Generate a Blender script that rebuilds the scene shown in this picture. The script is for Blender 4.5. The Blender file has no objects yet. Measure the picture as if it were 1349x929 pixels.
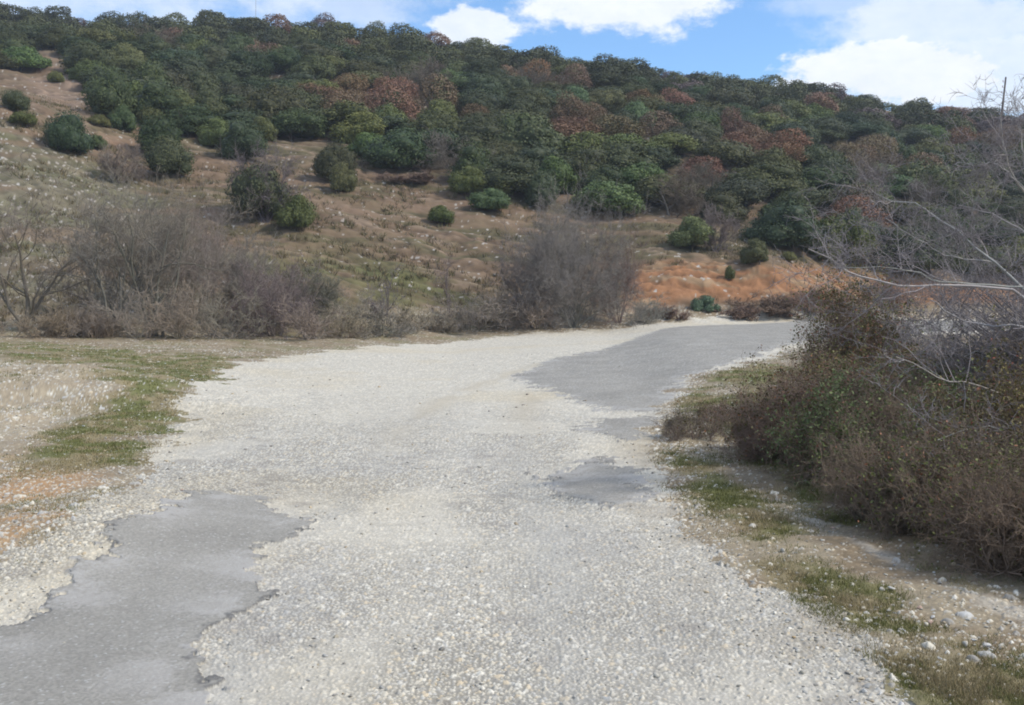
import bpy, math
import numpy as np
R = math.radians
SC = bpy.context.scene
# ------------------------------------------------------------------ camera, sky, sun, exposure
F = 1296.0; CX = 674.5; HY = 385.0; EYE = 1.6          # focal length and horizon row in pixels of the 1349 px wide photograph
cam = bpy.data.cameras.new("camera"); camo = bpy.data.objects.new("camera", cam)
SC.collection.objects.link(camo); SC.camera = camo
camo.location = (0, 0, EYE); camo.rotation_euler = (R(90), 0, 0)
cam.sensor_width = 36; cam.lens = 36*F/1349; cam.shift_y = -(464.5-HY)/1349
cam.clip_start = 0.1; cam.clip_end = 6000
SUN_EL, SUN_AZ = R(44), R(104)                          # azimuth clockwise from +Y (the view direction)
sun = bpy.data.lights.new("sun", 'SUN'); suno = bpy.data.objects.new("sun", sun); SC.collection.objects.link(suno)
sun.energy = 3.3; sun.angle = R(4); sun.color = (1.0, .92, .80)
suno.rotation_euler = (R(90)-SUN_EL, 0, -SUN_AZ+math.pi)
SC.view_settings.view_transform = 'Standard'; SC.view_settings.look = 'None'
SC.view_settings.gamma = 1; SC.view_settings.use_curve_mapping = False
SC.view_settings.exposure = 0.18
SC.render.resolution_x = 1024; SC.render.resolution_y = 705
try: SC.cycles.filter_width = 1.9
except Exception: pass

W = bpy.data.worlds.new("World"); SC.world = W; W.use_nodes = True
nt = W.node_tree; nt.nodes.clear()
def N(t, tp, **kw):
    n = t.nodes.new(tp)
    for k, v in kw.items(): setattr(n, k, v)
    return n
def mth(t, op, a, b=None, c=None, clamp=False):
    n = t.nodes.new('ShaderNodeMath'); n.operation = op; n.use_clamp = clamp
    for i, s in enumerate((a, b, c)):
        if s is None: continue
        if isinstance(s, (int, float)): n.inputs[i].default_value = s
        else: t.links.new(s, n.inputs[i])
    return n.outputs[0]
out = N(nt, 'ShaderNodeOutputWorld'); bg = N(nt, 'ShaderNodeBackground')
bg.inputs['Strength'].default_value = 0.115
sky = N(nt, 'ShaderNodeTexSky'); sky.sky_type = 'NISHITA'; sky.sun_disc = False
sky.sun_elevation = SUN_EL; sky.sun_rotation = SUN_AZ; sky.air_density = 1.0; sky.dust_density = 0.6; sky.ozone_density = 1.5
tc = N(nt, 'ShaderNodeTexCoord'); sep = N(nt, 'ShaderNodeSeparateXYZ'); nt.links.new(tc.outputs['Generated'], sep.inputs[0])
dy = mth(nt, 'MAXIMUM', sep.outputs[1], 0.05)
qx = mth(nt, 'DIVIDE', sep.outputs[0], dy); qz = mth(nt, 'DIVIDE', sep.outputs[2], dy)
def wnoise(scale, detail, rough, sz=1.0):
    mp = N(nt, 'ShaderNodeMapping'); mp.inputs['Scale'].default_value = (1, 1, sz)
    nt.links.new(tc.outputs['Generated'], mp.inputs[0])
    n = N(nt, 'ShaderNodeTexNoise'); n.inputs['Scale'].default_value = scale; n.inputs['Detail'].default_value = detail
    n.inputs['Roughness'].default_value = rough; nt.links.new(mp.outputs[0], n.inputs['Vector']); return n.outputs[0]
n1 = wnoise(17, 7, .62, 1.9); n2 = wnoise(60, 6, .65, 1.6); n3 = wnoise(2.2, 5, .55, 3)
wob = mth(nt, 'ADD', mth(nt, 'MULTIPLY', mth(nt, 'SUBTRACT', n1, .5), 1.9), mth(nt, 'MULTIPLY', mth(nt, 'SUBTRACT', n2, .5), .7))
mask = None
# cloud banks of the sky dome: direction, size, softness, density
for (px, py, rx, ry, soft, dens) in [(150, -30, 420, 62, 1.0, .62), (470, 5, 70, 30, .9, .5), (618, 38, 50, 30, .35, .9), (820, 2, 135, 44, .5, 1.0),
                                     (1190, 98, 150, 40, .4, 1.0), (1330, 100, 170, 60, .6, .8), (1260, 25, 170, 46, .9, .75), (1120, 8, 90, 18, 1.0, .4)]:
    ex = mth(nt, 'DIVIDE', mth(nt, 'SUBTRACT', qx, (px-CX)/F), rx/F); ez = mth(nt, 'DIVIDE', mth(nt, 'SUBTRACT', qz, (HY-py)/F), ry/F)
    d = mth(nt, 'SQRT', mth(nt, 'ADD', mth(nt, 'MULTIPLY', ex, ex), mth(nt, 'MULTIPLY', ez, ez)))
    d = mth(nt, 'ADD', d, mth(nt, 'MULTIPLY', wob, -.95))
    mr = N(nt, 'ShaderNodeMapRange', interpolation_type='SMOOTHSTEP'); nt.links.new(d, mr.inputs[0])
    mr.inputs[1].default_value = 1+soft*.5; mr.inputs[2].default_value = 1-soft*.5; mr.inputs[3].default_value = 0; mr.inputs[4].default_value = dens
    mask = mr.outputs[0] if mask is None else mth(nt, 'MAXIMUM', mask, mr.outputs[0])
mr = N(nt, 'ShaderNodeMapRange', interpolation_type='SMOOTHSTEP'); nt.links.new(n3, mr.inputs[0])
mr.inputs[1].default_value = .44; mr.inputs[2].default_value = .6
far = N(nt, 'ShaderNodeMapRange', interpolation_type='SMOOTHSTEP'); nt.links.new(sep.outputs[2], far.inputs[0])
far.inputs[1].default_value = .33; far.inputs[2].default_value = .5
behind = mth(nt, 'LESS_THAN', sep.outputs[1], .6)
gen = mth(nt, 'MULTIPLY', mr.outputs[0], mth(nt, 'MAXIMUM', far.outputs[0], behind))
mask = mth(nt, 'MAXIMUM', mask, gen)
mask = mth(nt, 'MULTIPLY', mask, mth(nt, 'ADD', .86, mth(nt, 'MULTIPLY', n2, .25)), clamp=True)
mix = N(nt, 'ShaderNodeMix', data_type='RGBA'); nt.links.new(mask, mix.inputs[0])
sm = N(nt, 'ShaderNodeMix', data_type='RGBA', blend_type='MULTIPLY'); sm.inputs[0].default_value = 1; nt.links.new(sky.outputs[0], sm.inputs[6]); sm.inputs[7].default_value = (1.05, 1.40, 1.70, 1)
nt.links.new(sm.outputs[2], mix.inputs[6])
cr = N(nt, 'ShaderNodeMix', data_type='RGBA'); nt.links.new(n1, cr.inputs[0])
cr.inputs[6].default_value = (6.3, 6.9, 7.9, 1); cr.inputs[7].default_value = (9, 9.2, 9.4, 1); nt.links.new(cr.outputs[2], mix.inputs[7])
nt.links.new(mix.outputs[2], bg.inputs[0]); nt.links.new(bg.outputs[0], out.inputs[0])

# ------------------------------------------------------------------ helpers
C = SC.collection
rng = np.random.default_rng(7)
def link(o, parent=None):
    C.objects.link(o)
    if parent is not None: o.parent = parent
    return o
def tag(o, label=None, cat=None, group=None, kind=None):
    if label: o['label'] = label
    if cat: o['category'] = cat
    if group: o['group'] = group
    if kind: o['kind'] = kind
    return o
def mesh(name, V, Fc, mat, col=None, smooth=False):
    V = np.ascontiguousarray(V, dtype=np.float32); Fc = np.asarray(Fc, dtype=np.int32); k = Fc.shape[1]
    me = bpy.data.meshes.new(name)
    me.vertices.add(len(V)); me.vertices.foreach_set('co', V.ravel())
    me.loops.add(Fc.size); me.loops.foreach_set('vertex_index', Fc.ravel())
    me.polygons.add(len(Fc)); me.polygons.foreach_set('loop_start', np.arange(0, Fc.size, k, dtype=np.int32))
    try: me.polygons.foreach_set('loop_total', np.full(len(Fc), k, np.int32))
    except Exception: pass
    if smooth: me.polygons.foreach_set('use_smooth', np.ones(len(Fc), bool))
    if col is not None:
        a = me.color_attributes.new('tint', 'FLOAT_COLOR', 'POINT')
        c4 = np.ones((len(V), 4), np.float32); c4[:, :3] = col; a.data.foreach_set('color', c4.ravel())
    me.update(calc_edges=True); me.validate(); me.materials.append(mat)
    return me
def obj(name, me, parent=None):
    return link(bpy.data.objects.new(name, me), parent)
def empty(name, loc, rz=0, s=(1, 1, 1)):
    o = bpy.data.objects.new(name, None); C.objects.link(o); o.location = [float(a) for a in loc]; o.rotation_euler = (0, 0, float(rz)); o.scale = s
    o.empty_display_size = .2
    return o
def merge(parts):
    """parts: list of (V, F, col)"""
    Vs, Fs, Cs, n = [], [], [], 0
    for V, Fc, c in parts:
        Vs.append(V); Fs.append(Fc+n); Cs.append(np.broadcast_to(c, (len(V), 3))); n += len(V)
    return np.concatenate(Vs), np.concatenate(Fs), np.concatenate(Cs)
def smooth01(x, a, b):
    t = np.clip((x-a)/(b-a), 0, 1); return t*t*(3-2*t)

def hash2(ix, iy, s):
    h = (ix.astype(np.int64)*374761393 + iy.astype(np.int64)*668265263 + s*1274126177) & 0xffffffff
    h = ((h ^ (h >> 13))*1274126177) & 0xffffffff
    h = (h ^ (h >> 16)) & 0xffffffff
    return h/4294967296.0
def vnoise(x, y, s=0):
    ix = np.floor(x); iy = np.floor(y); fx = x-ix; fy = y-iy
    fx = fx*fx*(3-2*fx); fy = fy*fy*(3-2*fy)
    a = hash2(ix, iy, s); b = hash2(ix+1, iy, s); c = hash2(ix, iy+1, s); d = hash2(ix+1, iy+1, s)
    return (a*(1-fx)+b*fx)*(1-fy)+(c*(1-fx)+d*fx)*fy
def fbm(x, y, s=0, o=4, g=.5):
    t = 0; a = 1; n = 0
    for i in range(o):
        t = t+a*vnoise(x*2**i+17.3*i, y*2**i-9.1*i, s+i); n += a; a *= g
    return t/n
def cells(x, y, size, s):
    """rounded stones on a jittered grid: height 0..1 and a random number per stone"""
    gx = x/size; gy = y/size; ix = np.floor(gx); iy = np.floor(gy)
    best = np.full(x.shape, 9.0); rid = np.zeros(x.shape); rad = np.zeros(x.shape)
    for dx in (-1, 0, 1):
        for dy_ in (-1, 0, 1):
            cx = ix+dx; cy = iy+dy_
            px = cx+.5+.8*(hash2(cx, cy, s)-.5); py = cy+.5+.8*(hash2(cx, cy, s+1)-.5)
            rr = .3+.32*hash2(cx, cy, s+2)
            th = hash2(cx, cy, s+4)*3.14; ex, ey = gx-px, gy-py
            a = ex*np.cos(th)+ey*np.sin(th); b = -ex*np.sin(th)+ey*np.cos(th)
            d = np.sqrt(a*a+(b*1.45)**2)/rr
            m = d < best
            best = np.where(m, d, best); rid = np.where(m, hash2(cx, cy, s+3), rid)
    return np.clip(1-best**2.2, 0, 1), rid

# ------------------------------------------------------------------ terrain
YS = np.arange(0, 420.1, 1.0)
PROF = [(-900, [(30, 0), (36, .2), (62, 13), (78, 18), (150, 46), (165, 46.5), (260, 34), (420, 10)]),
        (0,   [(33, 0), (38, .4), (52, 6.6), (64, 13.4), (70, 15.2), (80, 17.6), (100, 25), (150, 43.3), (165, 43.5), (260, 30), (420, 8)]),
        (200, [(33, -.2), (40, .1), (56, 6.0), (80, 16.2), (150, 41.3), (165, 42), (260, 30), (420, 8)]),
        (400, [(34, -.4), (42, 0), (80, 14.2), (150, 40.8), (165, 41), (260, 28), (420, 8)]),
        (600, [(40, -.6), (46, -.2), (80, 12.6), (150, 38.7), (165, 39), (260, 27), (420, 8)]),
        (800, [(46, -.4), (49, -.1), (56, 2.4), (80, 11.6), (150, 35.6), (165, 36), (260, 25), (420, 8)]),
        (900, [(49.5, 0), (51.5, .1), (55, 2.3), (58, 3.5), (80, 11), (150, 33.5), (165, 34), (260, 25), (420, 8)]),
        (1000, [(52, 0), (54, .2), (55.4, 2.1), (57, 3.2), (62, 4.4), (80, 10.6), (150, 31.9), (165, 32), (260, 23), (420, 8)]),
        (1200, [(61, 0), (64, .2), (67, 2.6), (72, 4.6), (150, 29.0), (165, 29), (260, 21), (420, 8)]),
        (1400, [(68, 0), (71, .2), (75, 2.6), (80, 4.8), (150, 26.6), (165, 27), (260, 20), (420, 8)]),
        (2200, [(75, 0), (80, .2), (85, 2.5), (150, 22), (165, 23), (260, 18), (420, 8)])]
PU = np.array([(p-CX)/F for p, _ in PROF])
PZ = []
ker = np.exp(-.5*(np.arange(-3, 4)/1.1)**2); ker /= ker.sum()
for p, pr in PROF:
    z = np.interp(YS, [0]+[a for a, _ in pr], [0]+[b for _, b in pr])
    PZ.append(np.convolve(np.pad(z, 3, mode='edge'), ker, mode='valid'))
PZ = np.array(PZ)
def unp(px, py, z=0.0):
    """a pixel of the flat ground at height z, in metres"""
    Y = F*(EYE-z)/(np.asarray(py, float)-HY); return np.stack([(np.asarray(px, float)-CX)/F*Y, Y], -1)
def poly_sd(P, x, y):
    """signed distance to polygon, negative inside"""
    d = np.full(x.shape, 1e9); s = np.zeros(x.shape, bool)
    for i in range(len(P)):
        ax, ay = P[i]; bx, by = P[(i+1) % len(P)]
        ex, ey = bx-ax, by-ay; wx, wy = x-ax, y-ay
        t = np.clip((wx*ex+wy*ey)/(ex*ex+ey*ey+1e-12), 0, 1)
        d = np.minimum(d, (wx-ex*t)**2+(wy-ey*t)**2)
        c = ((ay > y) != (by > y)) & (x < ex*(y-ay)/(ey+1e-12)+ax)
        s ^= c
    return np.where(s, -np.sqrt(d), np.sqrt(d))
def U(pts): return unp([p[0] for p in pts], [p[1] for p in pts])
ROADP = U([(-330, 1000), (-150, 860), (0, 775), (70, 745), (115, 700), (150, 650), (190, 605), (222, 565), (240, 525), (262, 497), (325, 464), (400, 450), (480, 443),
           (600, 435), (750, 429.5), (900, 426), (1055, 422), (1240, 418), (1500, 416), (2300, 415), (2300, 421), (1500, 430), (1240, 441), (1150, 448), (1050, 462), (985, 479), (905, 496),
           (882, 520), (868, 560), (850, 590), (868, 640), (925, 690), (990, 735), (1040, 790), (1125, 850), (1215, 920), (1300, 1000)])
ROADP = np.concatenate([ROADP, [[2.2, -8], [-3.4, -8]]])
ASP = [U([(-170, 900), (-40, 850), (78, 806), (85, 780), (120, 752), (162, 742), (170, 706), (228, 686), (262, 655), (290, 642), (333, 648), (335, 668), (385, 680), (370, 702), (322, 710), (312, 742), (340, 775),
          (300, 795), (252, 808), (228, 832), (224, 872), (240, 900), (230, 1000), (-260, 1000)]),
       U([(713, 607), (742, 604), (772, 596), (800, 590), (830, 607), (845, 630), (842, 650), (815, 656), (776, 652), (745, 637), (730, 622)]),
       U([(765, 549), (800, 541), (850, 537), (872, 545), (866, 562), (830, 568), (805, 562)]),
       U([(680, 479), (706, 470), (722, 460), (780, 452), (830, 440), (870, 431), (1000, 426.5), (1100, 422.5), (1500, 419), (1500, 428), (1240, 437), (1058, 450), (990, 470), (960, 480), (903, 493), (885, 520), (866, 535), (842, 528), (800, 528), (770, 515), (730, 500), (690, 489)])]
GRASSL = U([(-200, 455), (60, 450), (330, 462), (320, 475), (235, 522), (215, 562), (110, 598), (60, 590), (70, 555), (150, 525), (110, 480), (0, 466), (-200, 466)])
MOUNDL = U([(-200, 475), (0, 472), (60, 476), (120, 505), (140, 520), (60, 560), (-10, 600), (-200, 640)])
ORANGE = U([(-200, 590), (0, 590), (110, 610), (140, 640), (100, 690), (60, 735), (0, 760), (-200, 840)])
DRYR = U([(960, 690), (1030, 685), (1180, 755), (1349, 840), (1500, 930), (1500, 1000), (1240, 1000), (1150, 880), (1060, 820), (1000, 770)])
GREENR = [U([(1010, 685), (1060, 700), (1170, 762), (1240, 800), (1349, 850), (1349, 900), (1230, 850), (1120, 775), (1020, 715)]),
          U([(880, 560), (950, 520), (960, 560), (1040, 640), (1130, 690), (1230, 755), (1349, 800), (1500, 860), (1500, 700), (1100, 500), (1000, 470), (900, 510)]),
          U([(1240, 850), (1349, 870), (1450, 960), (1300, 960)]), U([(880, 585), (940, 600), (1000, 660), (1060, 690), (1000, 690), (920, 640)])]
SANDR = U([(1040, 662), (1100, 690), (1200, 735), (1349, 812), (1500, 880), (1500, 850), (1349, 795), (1230, 745), (1130, 700), (1080, 675)])
MO = unp(50, 510)
def H(x, y):
    x = np.asarray(x, float); y = np.asarray(y, float)
    yy = np.maximum(y, 0); u = x/np.maximum(yy, 25)
    u = np.clip(u, PU[0], PU[-1]-1e-6)
    j = np.clip(np.searchsorted(PU, u)-1, 0, len(PU)-2); t = (u-PU[j])/(PU[j+1]-PU[j]); t = t*t*(3-2*t)*.5+t*.5
    yi = np.clip(yy, 0, 419); k = yi.astype(int); f = yi-k
    a = PZ[j, k]*(1-f)+PZ[j, k+1]*f; b = PZ[j+1, k]*(1-f)+PZ[j+1, k+1]*f
    z = a*(1-t)+b*t
    hill = smooth01(yy, 48, 90)
    z = z+hill*(fbm(x/22, y/22, 5, 3)-.5)*3.2 + smooth01(z, .6, 3)*((fbm(x/3.1, y/2.2, 15, 3)-.5)*.75)
    # mound of rubble left of the road, rough verge under the thicket on the right
    z = z+.46*np.exp(-(((x-MO[0])/2.9)**2+((y-MO[1])/1.9)**2))
    mk_ = np.exp(-(((x-MO[0]-.6)/4.2)**2+((y-MO[1]+1.5)/4.5)**2)); z = z+mk_*((fbm(x/.9, y/.9, 33, 4)-.5)*.30)*smooth01(-x, 2.2, 3.6)
    z = z+.22*np.exp(-(((x+2.9)/1.0)**2+((y-6.6)/1.5)**2))
    z = z+(fbm(x/1.3, y/1.3, 31, 3)-.5)*.07*np.exp(-(y/60)**2)
    return z
def at(px, py):
    """the terrain point seen at a pixel"""
    Y = np.concatenate([np.arange(2, 60, .05), np.arange(60, 200, .2)])
    X = (px-CX)/F*Y; zr = EYE+(HY-py)/F*Y; hit = np.nonzero(H(X, Y) >= zr)[0]
    i = hit[0] if len(hit) else len(Y)-40
    return np.array([X[i], Y[i], float(H(X[i], Y[i]))])
def topx(x, y, z): return CX+F*x/y, HY-F*(z-EYE)/y

HILLP = {'bank': [(815, 425), (828, 372), (850, 350), (930, 342), (985, 350), (1060, 350), (1130, 360), (1260, 372), (1500, 385), (1500, 412), (1050, 398), (960, 398), (900, 395), (850, 410)],
         'red': [(120, 170), (150, 172), (180, 190), (170, 205), (130, 195)],
         'green': [(330, 330), (420, 318), (560, 345), (650, 380), (700, 430), (380, 430), (300, 380)],
         'spur': [(-700, 110), (0, 160), (60, 190), (150, 232), (250, 300), (300, 440), (-700, 460)],
         'scree': [(50, 70), (110, 90), (130, 160), (110, 175), (40, 130)]}
FORESTP = [(-700, 30), (-60, 88), (30, 92), (62, 66), (115, 92), (150, 150), (210, 165), (290, 190), (400, 192), (480, 212), (540, 232), (600, 245), (700, 272), (790, 280), (880, 292), (945, 292), (990, 312), (1060, 343),
           (1200, 358), (1349, 368), (2500, 378), (2500, 100), (1500, 130), (1349, 130), (700, 50), (0, -20), (-700, -60)]
def pick(r, pal):
    pal = np.array(pal); return pal[np.minimum((r*len(pal)).astype(int), len(pal)-1)]
STONE = [(.54, .50, .41), (.59, .555, .475), (.47, .44, .375), (.50, .45, .35), (.64, .61, .53), (.39, .375, .34), (.52, .43, .30), (.46, .45, .42), (.56, .52, .43), (.29, .27, .235)]
def mixc(a, b, t): return a*(1-t[..., None])+np.asarray(b)*t[..., None]
def hillside(x, y, z):
    # ---- hillside
    px, py = topx(x, np.maximum(y, 5), z)
    def zone(k, a=18, wob_=26):
        w = (fbm(x/5, y/5, 131, 4)-.5)*wob_*2
        return smooth01(-poly_sd(HILLP[k] if k != 'forest' else FORESTP, px, py)+w, -a, a)
    q1 = fbm(x/6, y/1.6, 141, 5, .6); q2 = fbm(x/2.2, y/.7, 143, 4, .6)
    ch = mixc(np.broadcast_to(np.array((.165, .112, .070)), x.shape+(3,)), (.115, .096, .050), smooth01(q1, .40, .58))
    ch = mixc(ch, (.24, .175, .12), smooth01(q2, .52, .72)*.7)
    ch = mixc(ch, (.115, .118, .045), zone('green', 25)*smooth01(fbm(x/3, y/1.2, 145, 4), .35, .65)*.75)
    sp = zone('spur', 8, 10); ch = mixc(ch, (.165, .15, .098), sp*.8); ch = mixc(ch, (.13, .125, .06), sp*smooth01(q1, .5, .65)*.5)
    ch = mixc(ch, (.30, .19, .12), zone('red')*.8); ch = mixc(ch, (.24, .17, .12), zone('scree')*.8)
    bk = zone('bank', 8, 9); ch = mixc(ch, (.275, .135, .064), bk*.93); ch = mixc(ch, (.25, .19, .115), bk*smooth01(q2, .50, .64)*.6)
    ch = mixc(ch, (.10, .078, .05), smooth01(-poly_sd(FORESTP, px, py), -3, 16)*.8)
    q3 = fbm(x/.5, y/.34, 144, 3); ch = ch*(.35+1.3*q3)[..., None]
    tr_ = vnoise(x/9+z*.2, z*1.9+fbm(x/7, y/7, 147, 3)*3, 149); ch = mixc(ch, (.23, .155, .10), smooth01(tr_, .5, .72)*.6*(1-bk))
    ch = ch*np.where(bk > .3, .9, .84)[..., None]
    rs, rr = cells(x, y, .32, 151); rk = (hash2(np.floor(rr*99991), np.floor(rr*7919), 6) < (.02+.05*sp+.03*smooth01(q1, .5, .7))) & (rs > .55)
    ch = np.where(rk[..., None], np.array((.38, .355, .32)), ch)
    rs4, rr4 = cells(x, y, .22, 161); rk4 = (rr4 > .96-.08*sp) & (rs4 > .3); ch = np.where(rk4[..., None], np.array((.34, .30, .255)), ch)
    ter = (vnoise(x/9+z*.2, z*1.15+fbm(x/7, y/7, 147, 3)*3, 149)-.5)
    return ch, (ter*.26+(q2-.5)*.17)*(1-.75*bk)+(q3-.5)*(.20+.12*bk)+(fbm(x/.16, y/.12, 148, 2)-.5)*.10*bk
def surface(x, y):
    if x.shape[0] > 600:                                            # long sheets are worked out in bands
        bands = [surface(x[i:i+200], y[i:i+200]) for i in range(0, x.shape[0], 200)]
        return tuple(np.concatenate([b[k] for b in bands]) for k in range(4))
    if y.min() > 85:
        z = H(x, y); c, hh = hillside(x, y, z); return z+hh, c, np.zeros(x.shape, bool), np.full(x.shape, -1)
    """height, colour and zone of the ground sheet at each point"""
    z = H(x, y); dist = np.sqrt(x*x+y*y)
    wob = (fbm(x*1.4, y*1.4, 51, 4)-.5)
    sr = poly_sd(ROADP, x, y)+wob*1.1*np.clip(y/12, .8, 1.6)*.9+(fbm(x*9, y*9, 53, 2)-.5)*.22
    road = sr < 0
    asp = np.full(x.shape, -1); sa = np.full(x.shape, 9.0)
    wa = (fbm(x*2.6, y*2.6, 61, 6, .68)-.5)*.62*np.clip(y/9, .6, 1.5)
    wa = wa+(fbm(x*13, y*13, 63, 3)-.5)*.34*np.clip(y/8, .6, 1.6)
    for i, P in enumerate(ASP):
        s = poly_sd(P, x, y)+wa+(-.02 if i else -.10)
        m = s < 0
        asp = np.where(m & road & (asp < 0), i, asp); sa = np.minimum(sa, s)
    # ---- micro relief and colour of loose stones
    h1, r1 = cells(x, y, .021, 3); h2, r2 = cells(x, y, .038, 13); h3, r3 = cells(x, y, .11, 23)
    sparse2 = (r2 > .74); sparse3 = r3 > .86
    fade = np.clip(9/np.maximum(dist, 3), .12, 1)
    big = fbm(x/1.9, y/1.1, 71, 4)
    track = np.exp(-((x-.15-.012*y*y*.1)/.35)**2)
    # gravel road
    cg = pick(r1, STONE)
    gap = (h1 < .1)
    cg = np.where(gap[..., None], np.array((.24, .225, .195)), cg)
    m2 = sparse2 & (h2 > .05); cg = np.where(m2[..., None], pick(r2*7 % 1, STONE)*1.04, cg)
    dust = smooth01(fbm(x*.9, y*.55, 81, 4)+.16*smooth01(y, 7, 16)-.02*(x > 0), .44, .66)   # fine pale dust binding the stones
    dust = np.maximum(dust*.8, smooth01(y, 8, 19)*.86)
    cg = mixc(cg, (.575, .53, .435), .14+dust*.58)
    sm_ = smooth01(fbm(x*.7+3, y*.22, 96, 4)+.25*(hash2(np.floor(x/.03), np.floor(y/.03), 8)-.5), .5, .7)*np.clip(1.4-y/16, 0, 1); cg = mixc(cg, (.33, .315, .285), sm_*.22)
    se_ = smooth01(sr, -.55, .1)*smooth01(fbm(x*2.4, y*2.4, 98, 4), .42, .6)*(x > 0); cg = mixc(cg, (.30, .26, .20), se_*.75)
    mgrey = smooth01(fbm(x*1.7, y*.9, 91, 4), .52, .7)*np.clip(1.3-y/14, 0, 1)
    cg = mixc(cg, (.33, .325, .315), mgrey*.3)
    dk = smooth01(fbm(x*2.3+5, y*2.3, 95, 4), .68, .78); cg = mixc(cg, (.22, .20, .18), dk*.4*np.clip(1.6-y/14, .15, 1))
    cen_ = -.15-.05*y+np.clip(y-9, 0, 40)**2*.0105; tr2 = (np.exp(-((x-cen_+.78)/.24)**2)+np.exp(-((x-cen_-.72)/.26)**2))*smooth01(fbm(x*2, y*.5, 92, 3), .25, .55); cg = mixc(cg, (.40, .385, .345), tr2*.5*np.clip(1.4-y/14, 0, 1)); cg = mixc(cg, (.44, .385, .29), tr2*smooth01(y, 8, 16)*.6)
    ridge = np.exp(-((x-cen_)/.3)**2)*.5+np.exp(-((x-cen_-1.6)/.4)**2)*.5; cg = mixc(cg, (.62, .585, .50), ridge*.3*smooth01(y, 3, 7))
    tan = smooth01(fbm(x*.45, y*.35, 97, 3), .5, .75); cg = cg*(1-tan[..., None]*np.array((0., .03, .09)))
    cg = cg*(.90+.2*fbm(x*14, y*14, 99, 2))[..., None]
    hg = .0065*h1*(1-dust*.5)+.009*h2*sparse2
    # asphalt
    fr = hash2(np.floor(x/.012), np.floor(y/.012), 5)
    ca = np.array((.275, .260, .228))*(.86+.34*fbm(x*2, y*1.4, 101, 4))[..., None]*(.86+.3*fr)[..., None]
    ca = np.where((fr > .972)[..., None], np.array((.38, .37, .34)), ca)
    ca = mixc(ca, (.10, .098, .095), smooth01(fbm(x*7, y*7, 103, 3), .42, .58)*smooth01(-sa, .055, 0.0)*.8)
    ca = mixc(ca, (.42, .40, .37), smooth01(fbm(x*3.1, y*3.1, 105, 4)+.12*hash2(np.floor(x/.02), np.floor(y/.02), 9), .52, .72)*.7*smooth01(-sa, .55, 0))
    ha = .013+.002*fr
    # verges
    g = fbm(x*1.1, y*1.1, 111, 5)
    gl = smooth01(-poly_sd(GRASSL, x, y), -.9, .5); mo = smooth01(-poly_sd(MOUNDL, x, y), -.5, .5); og = smooth01(-poly_sd(ORANGE, x, y), -.4, .3)
    gr = np.maximum.reduce([smooth01(-poly_sd(P, x, y), -.25, .15) for P in GREENR]); sand = smooth01(-poly_sd(SANDR, x, y)+(fbm(x*4, y*4, 116, 3)-.5)*.35, -.07, .08)
    soil = mixc(np.broadcast_to(np.array((.27, .225, .155)), x.shape+(3,)), (.22, .17, .11), smooth01(fbm(x*2.2, y*2.2, 113, 4), .35, .65))
    soil = mixc(soil, (.37, .31, .22), mo*.6); soil = mixc(soil, (.38, .235, .12), og*smooth01(fbm(x*1.5, y*1.5, 115, 4), .36, .6)*.85)
    soil = mixc(soil, (.40, .36, .295), sand*.8)
    left = x < 0
    dry = smooth01(-poly_sd(DRYR, x, y), -.12, .15)
    gr = np.maximum(gr, dry*.85)
    soil = soil*(.72+.56*(.6*hash2(np.floor(x/.013), np.floor(y/.013), 19)+.4*fbm(x*17, y*17, 20, 2)))[..., None]
    gm = np.where(left, np.clip(gl*.85+.45, 0, 1)*(1-.75*mo)*(1-.75*og), gr)*smooth01(g, .50-.22*np.maximum(gl, gr), .62-.2*np.maximum(gl, gr))*(1-.85*sand)
    gm = np.clip(gm, 0, 1)
    green = mixc(np.broadcast_to(np.array((.135, .138, .052)), x.shape+(3,)), (.23, .19, .105), np.clip(smooth01(fbm(x*2.7, y*2.7, 117, 4), .42, .6)+dry*.45, 0, 1))
    green = green*(.75+.5*fbm(x*22, y*22, 118, 3))[..., None]
    cv = mixc(soil, (0, 0, 0), gm*0); cv = cv*(1-gm[..., None])+green*gm[..., None]
    dens = .07+.15*mo+.24*og+.5*np.exp(-np.clip(sr, 0, 9)/.28)+.20*smooth01(fbm(x*.8, y*.8, 119, 4), .52, .66)
    dens = dens*(1-.7*gm)*(1-.5*dry)
    st = (hash2(np.floor(r1*99991), np.floor(r1*7919), 3) < dens) & (h1 > .12); cv = np.where(st[..., None], pick(r1*13 % 1, STONE)*.86, cv)
    st2 = (hash2(np.floor(r2*99991), np.floor(r2*7919), 4) < dens*.45) & (h2 > .1); cv = np.where(st2[..., None], pick(r2*13 % 1, STONE)*1.05, cv)
    st3 = (hash2(np.floor(r3*99991), np.floor(r3*7919), 4) < dens*.12) & (h3 > .3); cv = np.where(st3[..., None], pick(r3*13 % 1, STONE)*1.08, cv)
    hv = .008*h1*st+.013*h2*st2+.022*h3*st3+.03*(fbm(x*9, y*9, 121, 3)-.4)*1.0
    edge = smooth01(-sr, .4, 0)                                     # stones spill over both sides of the road edge
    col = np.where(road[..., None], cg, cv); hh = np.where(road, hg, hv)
    col = np.where((asp >= 0)[..., None], ca, col); hh = np.where(asp >= 0, ha, hh)
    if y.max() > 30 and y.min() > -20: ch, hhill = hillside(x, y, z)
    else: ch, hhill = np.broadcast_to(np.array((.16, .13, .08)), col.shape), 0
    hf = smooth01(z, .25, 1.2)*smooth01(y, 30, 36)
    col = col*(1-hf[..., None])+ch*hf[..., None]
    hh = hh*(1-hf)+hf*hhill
    return z+hh*np.where(hf > .5, 1, np.maximum(fade, .35)), col, road & (hf < .5), asp

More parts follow.
